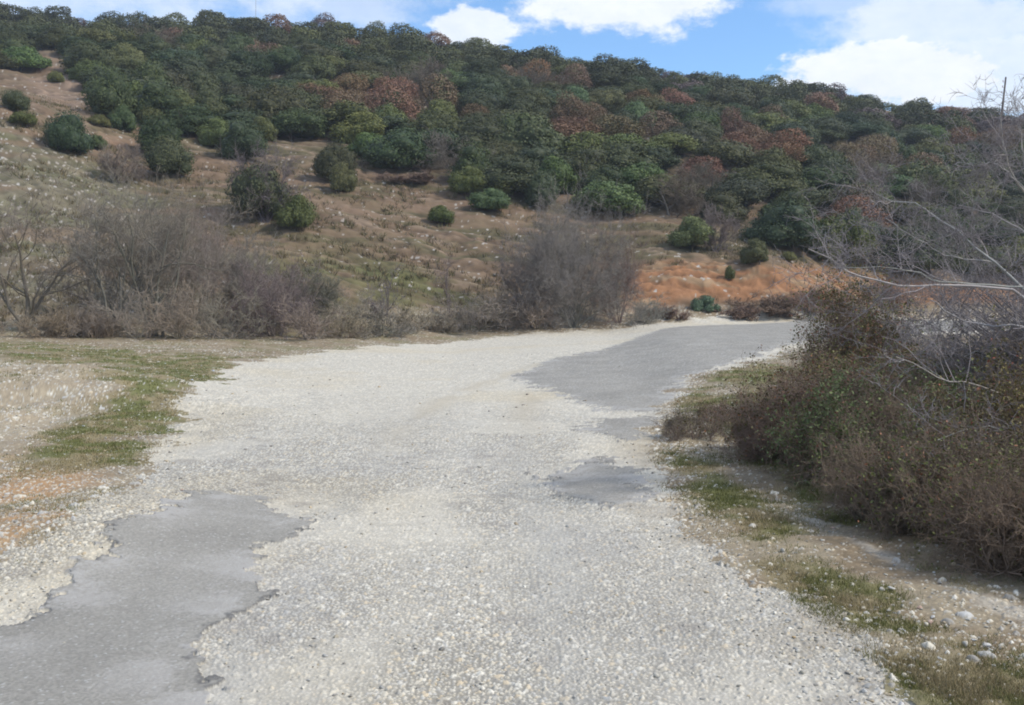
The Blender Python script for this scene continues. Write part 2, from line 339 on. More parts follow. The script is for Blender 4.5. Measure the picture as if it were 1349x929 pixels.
def gmat(name, rough=.95, bump=.25, bscale=90, spec=.25):
    m = bpy.data.materials.new(name); m.use_nodes = True; t = m.node_tree; b = t.nodes['Principled BSDF']
    b.inputs['Roughness'].default_value = rough; b.inputs['Specular IOR Level'].default_value = spec
    at_ = N(t, 'ShaderNodeAttribute', attribute_name='tint'); geo = N(t, 'ShaderNodeNewGeometry')
    n = N(t, 'ShaderNodeTexNoise'); n.inputs['Scale'].default_value = bscale; n.inputs['Detail'].default_value = 5; n.inputs['Roughness'].default_value = .7
    t.links.new(geo.outputs['Position'], n.inputs['Vector'])
    v = mth(t, 'ADD', mth(t, 'MULTIPLY', n.outputs[0], .5), .75)
    mx = N(t, 'ShaderNodeMix', data_type='RGBA', blend_type='MULTIPLY'); mx.inputs[0].default_value = 1
    t.links.new(at_.outputs['Color'], mx.inputs[6]); t.links.new(v, mx.inputs[7]); t.links.new(mx.outputs[2], b.inputs['Base Color'])
    bp = N(t, 'ShaderNodeBump'); bp.inputs['Strength'].default_value = bump; bp.inputs['Distance'].default_value = .01
    t.links.new(n.outputs[0], bp.inputs['Height']); t.links.new(bp.outputs[0], b.inputs['Normal'])
    return m
M_GROUND = gmat('earth and stones'); M_ROAD = gmat('crushed limestone'); M_ASPH = gmat('old asphalt', .9, .4, 160)

# fine sheet in front of the camera
rows_y = [990.0]
while rows_y[-1] > 415: rows_y.append(rows_y[-1]-(.8 if rows_y[-1] > 560 else .6 if rows_y[-1] > 450 else .35))
Yr = F*EYE/(np.array(rows_y)-HY)
Yr = np.concatenate([Yr[Yr < 33], np.arange(33, 60, .12), np.arange(60, 90, .17), np.arange(90, 175, .7)])
uc = np.concatenate([np.linspace(-.86, -.60, 50, endpoint=False), np.linspace(-.60, .60, 1080, endpoint=False), np.linspace(.60, .86, 50)])
GX = uc[None, :]*Yr[:, None]; GY = np.broadcast_to(Yr[:, None], GX.shape).copy()
GZ, GC, GR, GA = surface(GX, GY)
nr, nc = GX.shape
ii = (np.arange(nr-1)[:, None]*nc+np.arange(nc-1)[None, :])
FQ = np.stack([ii, ii+1, ii+nc+1, ii+nc], -1).reshape(-1, 4)
V = np.stack([GX, GY, GZ], -1).reshape(-1, 3); CC = GC.reshape(-1, 3)
fr_ = GR[:-1, :-1].reshape(-1); fa = GA[:-1, :-1].reshape(-1)
def submesh(name, m, mat):
    f = FQ[m]; u, inv = np.unique(f.ravel(), return_inverse=True)
    return mesh(name, V[u], inv.reshape(-1, 4), mat, CC[u], smooth=True)
o = obj('ground', submesh('ground', ~fr_, M_GROUND)); tag(o, kind='structure')
o = obj('road', submesh('road', fr_ & (fa < 0), M_ROAD)); tag(o, kind='structure')
for i in range(4):
    o = obj('asphalt_patch', submesh('asphalt_patch', fr_ & (fa == i), M_ASPH)); tag(o, kind='structure')
# coarse sheet: everything round it, to the horizon
def axis(a):
    return np.concatenate([-a[::-1], a[1:]])
ax = axis(np.concatenate([np.arange(0, 40, .5), np.arange(40, 200, 3), np.arange(200, 3001, 100)]))
ay = np.concatenate([-np.arange(200, 3001, 100)[::-1], np.arange(-197, -12, 6), np.arange(-12, 60, .5), np.arange(60, 200, 1.5), np.arange(200, 3001, 40)])
AX, AY = np.meshgrid(ax, ay); AZ, AC, AR_, _ = [np.concatenate(q) for q in zip(*[surface(AX[i:i+60], AY[i:i+60]) for i in range(0, len(ay), 60)])]
inside = (AY > 3.3) & (AY < 174) & (np.abs(AX) < .85*AY)
AZ = AZ-np.where(inside, .12, 0)
AZ = np.where(AY > 420, 8, AZ)
core = (AY > 4.2) & (AY < 171) & (np.abs(AX) < .85*AY-.8)
jj = (np.arange(len(ay)-1)[:, None]*len(ax)+np.arange(len(ax)-1)[None, :])
keep = ~(core[:-1, :-1] & core[1:, :-1] & core[:-1, 1:] & core[1:, 1:])
FQ2 = np.stack([jj, jj+1, jj+len(ax)+1, jj+len(ax)], -1)[keep]
V2 = np.stack([AX, AY, AZ], -1).reshape(-1, 3)
o = obj('terrain', mesh('terrain', V2, FQ2, M_GROUND, AC.reshape(-1, 3), smooth=True)); tag(o, kind='structure')

# ------------------------------------------------------------------ vegetation kit
def leafmat(name, rough=.6, hv=.5, trans=0.0):
    m = bpy.data.materials.new(name); m.use_nodes = True; t = m.node_tree; b = t.nodes['Principled BSDF']
    b.inputs['Roughness'].default_value = rough; b.inputs['Specular IOR Level'].default_value = .25
    at_ = N(t, 'ShaderNodeAttribute', attribute_name='tint'); oi = N(t, 'ShaderNodeObjectInfo')
    mx = N(t, 'ShaderNodeMix', data_type='RGBA', blend_type='MULTIPLY'); mx.inputs[0].default_value = 1
    c = N(t, 'ShaderNodeCombineColor')
    r2 = mth(t, 'FRACT', mth(t, 'MULTIPLY', oi.outputs['Random'], 7.13)); r3 = mth(t, 'FRACT', mth(t, 'MULTIPLY', oi.outputs['Random'], 31.7))
    v = mth(t, 'ADD', mth(t, 'MULTIPLY', r2, hv), 1-hv*.5)
    t.links.new(mth(t, 'MULTIPLY', v, mth(t, 'ADD', mth(t, 'MULTIPLY', r3, hv), 1-hv*.4)), c.inputs[0]); t.links.new(v, c.inputs[1])
    t.links.new(mth(t, 'MULTIPLY', v, mth(t, 'ADD', mth(t, 'MULTIPLY', oi.outputs['Random'], hv), 1-hv*.5)), c.inputs[2])
    t.links.new(at_.outputs['Color'], mx.inputs[6]); t.links.new(c.outputs[0], mx.inputs[7]); t.links.new(mx.outputs[2], b.inputs['Base Color'])
    return m
M_LEAF = leafmat('foliage'); M_TWIG = leafmat('twigs and bark', .9, .15); M_GRASS = leafmat('grass blades', .7, .1)
M_STONE = gmat('loose stone', .9, .3, 60)

def unit(v): return v/np.maximum(np.linalg.norm(v, axis=-1, keepdims=True), 1e-9)
def tubes(P0, P1, R0, R1, k=3):
    d = unit(P1-P0); a = np.where(np.abs(d[:, 2:3]) < .9, np.array([[0, 0, 1.]]), np.array([[1., 0, 0]]))
    e1 = unit(np.cross(d, a)); e2 = np.cross(d, e1); n = len(P0)
    th = np.arange(k)*2*math.pi/k; cs = np.cos(th)[None, :, None]; sn = np.sin(th)[None, :, None]
    ring = e1[:, None]*cs+e2[:, None]*sn
    A = P0[:, None]+ring*R0[:, None, None]; B = P1[:, None]+ring*R1[:, None, None]
    Vt = np.concatenate([A, B], 1).reshape(-1, 3)
    b = (np.arange(n)*2*k)[:, None]; i = np.arange(k)[None]; j = (i+1) % k
    Ft = np.stack([b+i, b+j, b+k+j, b+k+i], -1).reshape(-1, 4)
    return Vt, Ft
def grow(S, D, L, R0, k, wander, up, g, tip=.25):
    n = len(S); P = np.zeros((n, k+1, 3)); P[:, 0] = S; d = unit(D)
    for i in range(k):
        d = unit(d+g.normal(0, wander, (n, 3))+np.array([0, 0, up]))
        P[:, i+1] = P[:, i]+d*(L/k)[:, None]
    rad = R0[:, None]*np.linspace(1, tip, k+1)[None]
    return P, rad
def kids(P, rad, per, lo, hi, ang, g):
    n, k1, _ = P.shape; m = n*per; idx = np.repeat(np.arange(n), per)
    t = g.uniform(lo, hi, m)*(k1-1); i = np.minimum(t.astype(int), k1-2); f = (t-i)[:, None]
    S = P[idx, i]*(1-f)+P[idx, i+1]*f; d = unit(P[idx, i+1]-P[idx, i])
    rnd = unit(np.cross(d, g.normal(0, 1, (m, 3)))); a = g.normal(ang, .25, m)[:, None]
    return S, d*np.cos(a)+rnd*np.sin(a), rad[idx, i]
def segs(P, rad, k=3):
    n, k1, _ = P.shape
    return tubes(P[:, :-1].reshape(-1, 3), P[:, 1:].reshape(-1, 3), rad[:, :-1].ravel(), rad[:, 1:].ravel(), k)
def branchy(S, D, L, R0, levels, g, wander=.16, up=.05, c0=(.17, .15, .13), c1=(.17, .14, .125), rmin=.004, k0=6):
    """woody plant from its stems: levels = [(children, length factor, angle, from)]; returns coarse wood, fine twigs, twig tips"""
    P, rad = grow(S, D, L, R0, k0, wander, up, g); coarse = [segs(P, rad, 6)+(np.array(c0),)]; fine = []; Ls = L
    tips = P
    for li, (per, lf, ang, lo) in enumerate(levels):
        S2, D2, r2 = kids(P, rad, per, lo, 1.0, ang, g)
        L2 = np.repeat(Ls, per)*lf*g.uniform(.55, 1.25, len(S2)); r2 = np.maximum(r2*.55, rmin)
        kk = 5 if li < 2 else 4
        P, rad = grow(S2, D2, L2, r2, kk, wander*1.25, up, g, .4); Ls = L2; rad = np.maximum(rad, rmin*.7)
        (coarse if li == 0 else fine).append(segs(P, rad, 4 if li == 0 else 3)+(np.array(c0) if li == 0 else np.array(c1)*g.uniform(.95, 1.05),))
        tips = P
    return coarse, fine, tips
def leaves(P, Nn, size, g, col, jit=.6, asp=.7):
    n = len(P); nn = unit(Nn+g.normal(0, jit, (n, 3))); a = unit(np.cross(nn, g.normal(0, 1, (n, 3)))); b = np.cross(nn, a)
    s = (size*g.uniform(.6, 1.4, n))[:, None]; a = a*s; b = b*s*asp
    Vt = np.stack([P-a, P-b*.9, P+a*1.0, P+b], 1).reshape(-1, 3)
    return Vt, (np.arange(n)*4)[:, None]+np.arange(4)[None], np.repeat(col, 4, axis=0)
def ico():
    me = bpy.data.meshes.new('t'); import bmesh
    bm = bmesh.new(); bmesh.ops.create_icosphere(bm, subdivisions=2, radius=1); bm.to_mesh(me); bm.free()
    v = np.array([x.co[:] for x in me.vertices]); f = np.array([list(p.vertices) for p in me.polygons]); bpy.data.meshes.remove(me); return v, f
ICV, ICF = ico()
def crown(g, w=4.6, h=3.6, nl=13, n=3600, leaf=.085, base=(.038, .052, .018), tip=(.078, .094, .032), core=.74, low=.06, fill=.2):
    """evergreen crown of unit-free size: lobes thickly set with leaf clumps, reaching nearly to the ground"""
    asx = g.uniform(.72, 1.0); th = g.uniform(0, 6.283, nl); rr = np.sqrt(g.uniform(0, 1, nl))*.74; zz = g.uniform(.22, .78, nl)
    zz = zz*np.clip(1.25-rr*.95, .3, 1); cen = np.stack([np.cos(th)*rr*w/2, np.sin(th)*rr*w/2*asx, zz*h], 1); cen[0] = (g.uniform(-.08, .08)*w, g.uniform(-.08, .08)*w, h*.52)
    rad = (.10+.15*g.uniform(0, 1, nl)**1.5)*min(w, h*1.3); rad = np.minimum(rad, h-cen[:, 2]); rad = np.minimum(rad, cen[:, 2]-low*h+rad*.35); rad[0] = .32*min(w, h)
    pick_ = g.choice(nl, n*2, p=rad**2/np.sum(rad**2)); d = unit(g.normal(0, 1, (n*2, 3)))
    inner = g.uniform(0, 1, n*2) < fill
    rad_f = np.where(inner, g.uniform(.7, 1.25, n*2), g.uniform(.90, 1.12, n*2)*(1+.14*np.sin(d[:, 0]*7+pick_)*np.cos(d[:, 1]*6+pick_)+.10*np.sin(d[:, 2]*11+pick_*2)))
    P = cen[pick_]+d*(rad[pick_]*rad_f)[:, None]*np.array([1, 1, .88])
    ok = P[:, 2] > low*h
    for i in range(nl):
        dd = np.linalg.norm((P-cen[i])/np.array([1, 1, .88]), axis=1); ok &= (dd > rad[i]*.84) | (pick_ == i)
    P = P[ok][:n]; d = d[ok][:n]; pk = pick_[ok][:n]; m = len(P)
    t = np.clip(g.normal(.45, .28, m)+(hash2(pk, pk*0, 3)-.5)*.5, 0, 1)[:, None]
    col = np.array(base)*(1-t)+np.array(tip)*t
    parts = [leaves(P, d+np.array([0, 0, .25]), leaf, g, col, .55, .75)]
    V_, F_, C_ = merge(parts)
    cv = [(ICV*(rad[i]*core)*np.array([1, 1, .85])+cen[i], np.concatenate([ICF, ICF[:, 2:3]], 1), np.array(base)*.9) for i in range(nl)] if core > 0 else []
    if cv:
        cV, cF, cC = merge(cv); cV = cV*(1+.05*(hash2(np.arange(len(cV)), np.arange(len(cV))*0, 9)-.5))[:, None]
        # degenerate quads of the core are written as triangles below
        return (V_, F_, C_), (cV, cF, cC)
    return (V_, F_, C_), None
def crown_mesh(name, g, mat=None, twig=False, **kw):
    A, B = crown(g, **kw)
    if B is None: return mesh(name, A[0], A[1], mat or M_LEAF, A[2])
    # all faces as triangles so that leaf clumps and core share one mesh
    T1 = np.concatenate([A[1][:, [0, 1, 2]], A[1][:, [0, 2, 3]]]); T2 = B[1][:, :3]+len(A[0])
    return mesh(name, np.concatenate([A[0], B[0]]), np.concatenate([T1, T2]), mat or M_LEAF, np.concatenate([A[2], B[2]]))
def trunk_mesh(g, h=2.2, r=.13, n=3, col=(.11, .10, .085)):
    S = g.normal(0, .08, (n, 3)); S[:, 2] = -.3; D = np.stack([g.normal(0, .35, n), g.normal(0, .35, n), np.ones(n)], 1)
    P, rad = grow(S, D, np.full(n, h+.3), np.full(n, r), 5, .12, .05, g); A = segs(P, rad, 6)
    S2, D2, r2 = kids(P, rad, 4, .3, .95, .8, g); P2, rad2 = grow(S2, D2, np.full(len(S2), h*.45), r2*.6, 4, .15, .05, g); B = segs(P2, rad2, 4)
    Vt, Ft, Ct = merge([A+(np.array(col),), B+(np.array(col),)]); return mesh('trunk', Vt, Ft, M_TWIG, Ct)
def twig_tree_mesh(g, w=4, h=3.2, n=6, col=(.20, .16, .15), col2=(.19, .15, .15), levels=((7, .6, .7, .2), (6, .5, .75, .15), (6, .55, .7, .1)), r=.05, rmin=.006, spread=.55, up=.05):
    S = np.stack([g.normal(0, .12, n), g.normal(0, .12, n), np.full(n, -.15)], 1)
    D = np.stack([g.normal(0, spread, n), g.normal(0, spread, n), np.ones(n)], 1)
    co, fi, tips = branchy(S, D, g.uniform(.6, .85, n)*h, np.full(n, r), list(levels), g, c0=col, c1=col2, rmin=rmin, up=up)
    V_, F_, C_ = merge(fi); Vc, Fc, C0 = merge(co)
    top = np.percentile(V_[:, 2], 99.5); rx = np.percentile(np.abs(V_[:, :2]), 98.5)
    s = np.array([w/2/rx, w/2/rx, h/top]); return Vc*s, Fc, C0, V_*s, F_, C_, tips*s

# prototypes --------------------------------------------------
G = np.random.default_rng
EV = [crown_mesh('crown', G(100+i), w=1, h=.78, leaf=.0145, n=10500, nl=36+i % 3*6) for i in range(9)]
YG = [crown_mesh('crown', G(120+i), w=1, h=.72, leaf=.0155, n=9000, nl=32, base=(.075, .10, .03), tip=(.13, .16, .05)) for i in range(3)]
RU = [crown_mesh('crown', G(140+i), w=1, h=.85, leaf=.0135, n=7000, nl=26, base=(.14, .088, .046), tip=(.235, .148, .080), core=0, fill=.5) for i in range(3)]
GYW = []
def fit(V, s_): return V*np.array([1/4.6, 1/4.6, .8/3.6])
for i in range(3):
    Vc, Fc, C0, Vf, Ff, Cf, _t = twig_tree_mesh(G(150+i), 4.6, 3.6, 8, (.13, .115, .095), (.155, .135, .105), ((7, .6, .7, .2), (7, .5, .75, .15), (7, .6, .75, .1)), .04, .014, .75, .03)
    Vm, Fm, Cm = merge([(Vc, Fc, C0), (Vf, Ff, Cf)]); GYW.append(mesh('crown', fit(Vm, 1), Fm, M_TWIG, Cm))
GY_ = GYW
TR = [trunk_mesh(G(160+i), h=.5, r=.03, n=1) for i in range(3)]
KIND = {'ev': (EV, 'evergreen_oak', 'dark green evergreen oak', 'evergreen oak'), 'yg': (YG, 'leafy_shrub_tree', 'yellowish green bushy tree', 'tree'),
        'ru': (RU, 'russet_oak', 'oak with dry rusty brown leaves', 'oak'), 'gy': (GY_, 'leafless_tree', 'leafless greyish brown tree', 'bare tree')}
def place_tree(kind, x, y, w, h, label, group=None, g=rng, sink=.05, vi=None, name=None, cat=None):
    pool, nm, _, ct = KIND[kind]; z = float(H(x, y))-sink*h
    me = pool[(vi if vi is not None else g.integers(0, 99)) % len(pool)]
    hz = {'ev': .78, 'yg': .72, 'ru': .85, 'gy': .8}[kind]
    e = empty(name or nm, (x, y, z), g.uniform(0, 6.28), (w*g.uniform(.92, 1.1), w*g.uniform(.85, 1.05), h/hz)); e.rotation_euler[0] = g.normal(0, .09); e.rotation_euler[1] = g.normal(0, .09)
    tag(e, label, cat or ct, group)
    obj('crown', me, e); obj('trunk', TR[int(g.integers(0, 3))], e)
    return e
def place_px(kind, x0, x1, ytop, ybase, label, name=None, cat=None, group=None, vi=None):
    p = at((x0+x1)/2, ybase-1); w = (x1-x0)/F*p[1]*1.05; h = (ybase-ytop)/F*p[1]*1.05
    return place_tree(kind, p[0], p[1]+w*.2, w, h, label, group, rng, .03, vi, name, cat)

# ------------------------------------------------------------------ forest on the hillside
cand = []; grid = {}
g = G(11)
for _ in range(26000):
    y = g.uniform(56, 158); x = g.uniform(-.60, .60)*y
    sp_ = 2.95+.017*(y-60)
    hz = float(0)
    cand.append((x, y, sp_))
ca_ = np.array(cand); cz = H(ca_[:, 0], ca_[:, 1]); cpx, cpy = topx(ca_[:, 0], ca_[:, 1], cz)
wj = (fbm(ca_[:, 0]/4, ca_[:, 1]/4, 171, 2)-.5)*20
okf = poly_sd(FORESTP, cpx, cpy)+wj < -2
pts = []
for (x, y, s), ok in zip(cand, okf):
    if not ok: continue
    k = (int(x//6), int(y//6)); bad = False
    for a in (-1, 0, 1):
        for b in (-1, 0, 1):
            for (qx_, qy_) in grid.get((k[0]+a, k[1]+b), ()):
                if (qx_-x)**2+(qy_-y)**2 < s*s: bad = True; break
            if bad: break
        if bad: break
    if bad: continue
    grid.setdefault(k, []).append((x, y)); pts.append((x, y))
pts.sort(key=lambda p: p[1])
print('FOREST TREES', len(pts))
RUSC = [(480, 120, 55, 20), (540, 125, 40, 15), (770, 155, 35, 18), (905, 205, 30, 15), (1120, 250, 22, 22), (670, 85, 25, 10), (610, 145, 20, 10), (950, 95, 30, 6), (860, 130, 30, 12), (985, 170, 35, 12),
        (1140, 195, 35, 14), (325, 65, 20, 10), (270, 85, 22, 10), (1040, 195, 30, 14), (760, 105, 30, 8), (720, 90, 20, 8), (1250, 150, 26, 8), (1060, 130, 30, 10), (1290, 180, 40, 12)]
def colname(px):
    for lim, s in ((140, 'above the bare left spur'), (330, 'above the scattered left bushes'), (480, 'left of the rusty cluster'), (640, 'above the bare brown field'),
                   (820, 'behind the big bare shrub'), (980, 'above the red bank start'), (1150, 'above the red cut bank'), (9999, 'behind the thorn tree')):
        if px < lim: return s
def rowname(t):
    return ('at the forest foot', 'low in the forest', 'halfway up the forest', 'high in the forest', 'just under the skyline')[min(int(t*5), 4)]
stuff = []
GK = {'ev': 'evergreen oaks of the hillside forest', 'yg': 'yellowish green trees of the hillside forest', 'ru': 'rusty oaks of the hillside forest', 'gy': 'leafless trees of the hillside forest'}
for n_, (x, y) in enumerate(pts):
    z = float(H(x, y)); px, py = topx(x, y, z+1.8)
    r = g.uniform(); kind = 'ev'
    inr = min(((px-a)/(b_*1.1))**2+((py-c)/(d_*1.15))**2 for a, c, b_, d_ in RUSC)
    if inr < 1 and r < .82: kind = 'ru'
    elif r > .972: kind = 'ru'
    elif r < (.08 if px > 850 else .03): kind = 'gy'
    elif r < .34: kind = 'yg'
    if px < 300 and 120 < py < 200 and r < .6: kind = 'yg'
    w = g.uniform(4.2, 7.2)*(1.0 if y > 75 else .88); h = g.uniform(2.1, 3.7)*(1.3 if g.uniform() < .12 else 1)
    lowedge = y < 66
    t = np.clip((y-62)/(150-62), 0, .999)
    if n_ < 297:
        pool_label = KIND[kind][2]
        size = 'tall' if h > 3.5 else 'low' if h < 2.7 else 'rounded'
        place_tree(kind, x, y, w, h, f'{size} {pool_label} {rowname(t)}, {colname(px)}', GK[kind], g, .1)
    else: stuff.append((kind, x, y, z, w, h))
# the far rest of the wood: one mass
parts = []
src = {k: [crown(G(200+i), w=1, h=.8, leaf=.022, n=4600, nl=26, base=b, tip=t_, core=0, fill=.6)[0] for i in range(3)] for k, (b, t_) in
       {'ev': ((.040, .054, .020), (.080, .096, .034)), 'yg': ((.065, .085, .024), (.115, .135, .042)), 'ru': ((.14, .09, .05), (.225, .142, .08)), 'gy': ((.11, .09, .08), (.15, .125, .11))}.items()}
for (k, x, y, z, w, h) in stuff:
    A = src[k][int(g.integers(0, 3))]; a = g.uniform(0, 6.28); c, s = math.cos(a), math.sin(a)
    P = A[0]*np.array([w, w, h/.8]); P = np.stack([P[:, 0]*c-P[:, 1]*s+x, P[:, 0]*s+P[:, 1]*c+y, P[:, 2]+z-.2], 1)
    parts.append((P, A[1], A[2]*g.uniform(.85, 1.2)))
if parts:
    V_, F_, C_ = merge(parts); o = obj('far_woodland', mesh('far_woodland', V_, F_, M_LEAF, C_))
    tag(o, 'mixed oak woodland covering the upper slope up to the skyline', 'woodland', kind='stuff')

# ------------------------------------------------------------------ single bushes on the open slope
for a in [('ev', 75, 146, 57, 104, 'dark rounded oak bush on bare ground by the top left corner'),
          ('ev', 108, 175, 88, 156, 'broad dark oak bush at the left end of the forest edge'),
          ('ev', 160, 222, 80, 140, 'dark oak behind the broad bush at the left end of the forest'),
          ('ev', -2, 32, 115, 148, 'small dark upright bush at the far left of the slope'),
          ('yg', 8, 45, 146, 168, 'low bright green bush just below the small upright bush at far left'),
          ('ev', 54, 120, 148, 207, 'dark green bush standing alone on the crest of the left spur'),
          ('yg', 60, 82, 93, 112, 'tiny green bush on reddish ground near the top left'),
          ('yg', 112, 142, 148, 166, 'small yellow green bush right of the lone spur bush'),
          ('yg', 112, 138, 176, 198, 'small olive bush on the right foot of the lone spur bush'),
          ('gy', 128, 182, 196, 246, 'grey leafless bush on the spur slope below the red earth'),
          ('ev', 174, 232, 152, 207, 'dark bush between the red earth patch and the yellow green bushes'),
          ('ev', 190, 250, 183, 240, 'mixed dark green bush above the large bare tree'),
          ('yg', 142, 178, 135, 174, 'yellow green bush at the edge of the red earth patch'),
          ('yg', 176, 215, 138, 168, 'yellow green bush right behind the red earth patch'),
          ('yg', 205, 262, 120, 160, 'yellow green bush highest of the left yellow green row'),
          ('yg', 262, 310, 155, 198, 'yellow green bush left of the dark bush with an olive top'),
          ('ev', 285, 352, 160, 216, 'dark bush with an olive top below the forest edge'),
          ('yg', 320, 362, 152, 190, 'light green tree tucked behind the dark olive topped bush'),
          ('ev', 296, 372, 205, 293, 'large dark bush with a deep shaded base beside the bare field'),
          ('yg', 358, 414, 254, 305, 'fresh green cone shaped bush at the left end of the bare field'),
          ('ev', 408, 458, 180, 242, 'dark green bush on the upper left rim of the bare field'),
          ('yg', 425, 466, 213, 257, 'olive green bush in front of the dark one on the field rim'),
          ('yg', 558, 597, 272, 298, 'small low green bush standing alone in the middle of the field'),
          ('yg', 594, 642, 221, 263, 'light green rounded bush at the forest corner above the field'),
          ('yg', 618, 676, 250, 283, 'low spreading green bush lowest at the forest corner'),
          ('yg', 640, 682, 230, 262, 'green bush behind the low spreading one at the forest corner'),
          ('ev', 690, 742, 226, 278, 'dark green bush left of the big bare shrub top'),
          ('yg', 775, 812, 256, 284, 'bright green bush showing above the big bare shrub'),
          ('yg', 882, 944, 284, 331, 'green bush with a broad foot at the top of the red bank'),
          ('yg', 980, 1020, 314, 351, 'round green ball shaped bush on the brow of the red bank'),
          ('yg', 1028, 1052, 331, 347, 'small green bush right of the round bush on the bank'),
          ('yg', 953, 969, 351, 371, 'very small green bush growing on the face of the red bank'),
          ('ev', 1090, 1150, 278, 350, 'bushy green tree at the forest edge above the thorn tree tip')]:
    big = (a[2]-a[1]) > 55 and a[0] == 'ev'
    place_px(a[0], a[1], a[2], a[3], a[4], a[5], name='oak_bush' if a[0] == 'ev' else 'green_bush' if a[0] == 'yg' else 'leafless_bush', cat='bush')
# grey green cushion bush by the roadside
cm = crown_mesh('crown', G(333), w=1, h=.6, leaf=.018, n=4200, nl=12, base=(.10, .13, .075), tip=(.16, .20, .115))
p = at(929, 411); e = empty('cushion_bush', (p[0], p[1]+.4, p[2]-.05), 0, (1.85, 1.6, 1.9)); tag(e, 'grey green cushion shaped bush at the foot of the red bank', 'bush'); obj('crown', cm, e)

# ------------------------------------------------------------------ leafless trees and scrub beyond the road
def bare(name, px, ybase, wpx, ytop, label, cat, seed, n=5, levels=((7, .6, .7, .2), (6, .5, .75, .15), (6, .55, .7, .1)), r=.06, spread=.5, col=(.17, .155, .125), col2=(.235, .21, .17), dyaw=0, up=.05, group=None, rmin=.0075, Yoff=0):
    gg = G(seed); p = at(px, ybase); p[1] += Yoff; p[2] = float(H(p[0], p[1])); w = wpx/F*p[1]; h = (ybase-ytop)/F*p[1]
    Vc, Fc, C0, Vf, Ff, Cf, tips = twig_tree_mesh(gg, w, h, n, col, col2, levels, r, rmin, spread, up)
    e = empty(name, p, dyaw); tag(e, label, cat, group)
    obj('stem' if n > 1 else 'trunk', mesh('stem', Vc, Fc, M_TWIG, C0), e); obj('twigs', mesh('twigs', Vf, Ff, M_TWIG, Cf), e)
    return e, p, tips
D4 = ((7, .6, .7, .2), (6, .5, .75, .15), (5, .55, .7, .1), (4, .6, .7, .1))
D3 = ((8, .6, .7, .15), (7, .5, .75, .1), (7, .55, .7, .05))
bare('bare_tree', 28, 437, 230, 205, 'leafless grey tree with a forked trunk at the left edge of the photo', 'bare tree', 1, 3, D4, .10, .42)
bare('bare_tree', 152, 442, 160, 250, 'dark leafless tree left of the tallest one, with a thick low trunk', 'bare tree', 2, 3, D4, .09, .45)
bare('bare_tree', 206, 443, 225, 214, 'tallest leafless tree, fan shaped above the grass left of the road', 'bare tree', 3, 5, D4, .085, .5)
bare('bare_tree', 268, 436, 150, 258, 'slender pale leafless tree right of the tallest one', 'bare tree', 4, 5, D3, .05, .4, (.24, .215, .19), (.22, .19, .175))
bare('bare_shrub', 362, 443, 130, 338, 'brown arching leafless shrub with pale hanging stems by the road', 'bare shrub', 5, 16, D3, .03, .8, (.25, .20, .16), (.20, .15, .13), up=-.03)
bare('bare_shrub', 350, 292, 95, 190, 'grey leafless bush behind the large dark bush beside the field', 'bare shrub', 6, 9, D3, .05, .6, (.17, .14, .14), (.17, .14, .14), rmin=.012)
bare('bare_tree', 592, 436, 46, 330, 'thin upright leafless sapling in front of the brown field', 'bare tree', 7, 1, D3, .06, .2, (.14, .12, .11), (.17, .14, .135))
bare('bare_tree', 512, 428, 66, 350, 'small leafless sapling with a bent stem left of the thin one', 'bare tree', 8, 2, D3, .05, .4, (.14, .12, .11), (.17, .14, .135))
bare('bare_shrub', 755, 432, 170, 256, 'big round leafless shrub, the largest beyond the road', 'bare shrub', 9, 24, D4, .045, 1.0, (.17, .155, .125), (.225, .205, .17), up=.0)
bare('bare_shrub', 815, 425, 100, 292, 'reddish leafless shrub on the right flank of the big round one', 'bare shrub', 10, 10, D3, .04, .6, (.19, .14, .12), (.20, .14, .125))
bare('bare_shrub', 700, 432, 90, 300, 'grey leafless shrub on the left flank of the big round one', 'bare shrub', 11, 8, D3, .04, .5, (.15, .13, .12), (.165, .14, .135))
bare('bare_shrub', 942, 331, 62, 268, 'pale leafless shrub at the forest edge above the red bank', 'bare shrub', 12, 6, D3, .05, .5, (.24, .20, .19), (.21, .17, .16), rmin=.012)
bare('bare_shrub', 1135, 352, 60, 300, 'leafless grey bush beneath the forest right of the round bush', 'bare shrub', 13, 7, D3, .05, .5, rmin=.012)
for i, (px, yb, w, yt, lb, n_) in enumerate([(112, 432, 130, 250, 'tangled leafless tree between the forked and the low trunked one', 6), (178, 430, 150, 248, 'dense leafless tree behind the tallest one', 8),
        (240, 428, 140, 262, 'dense brown leafless tree behind the slender pale one', 8), (305, 434, 120, 318, 'brown leafless shrub between slender pale tree and arching shrub', 12), (395, 436, 90, 362, 'low brown shrub right behind the arching one', 12)]):
    bare('bare_tree' if n_ < 9 else 'bare_shrub', px, yb, w, yt, lb, 'bare tree' if n_ < 9 else 'bare shrub', 90+i, n_, D4, .05, .6, [(.16, .145, .115), (.14, .125, .10), (.22, .19, .14)][i % 3], [(.235, .21, .165), (.205, .185, .145), (.25, .215, .16)][i % 3], Yoff=1.2)
LOW = [(-20, 60, 388), (62, 60, 402), (112, 50, 398), (180, 80, 380), (240, 90, 370), (300, 80, 378), (410, 80, 392), (455, 60, 406), (500, 85, 398), (545, 60, 402), (580, 50, 410), (625, 100, 388), (665, 60, 398), (705, 90, 380), (850, 55, 390), (470, 70, 384), (648, 60, 372)]
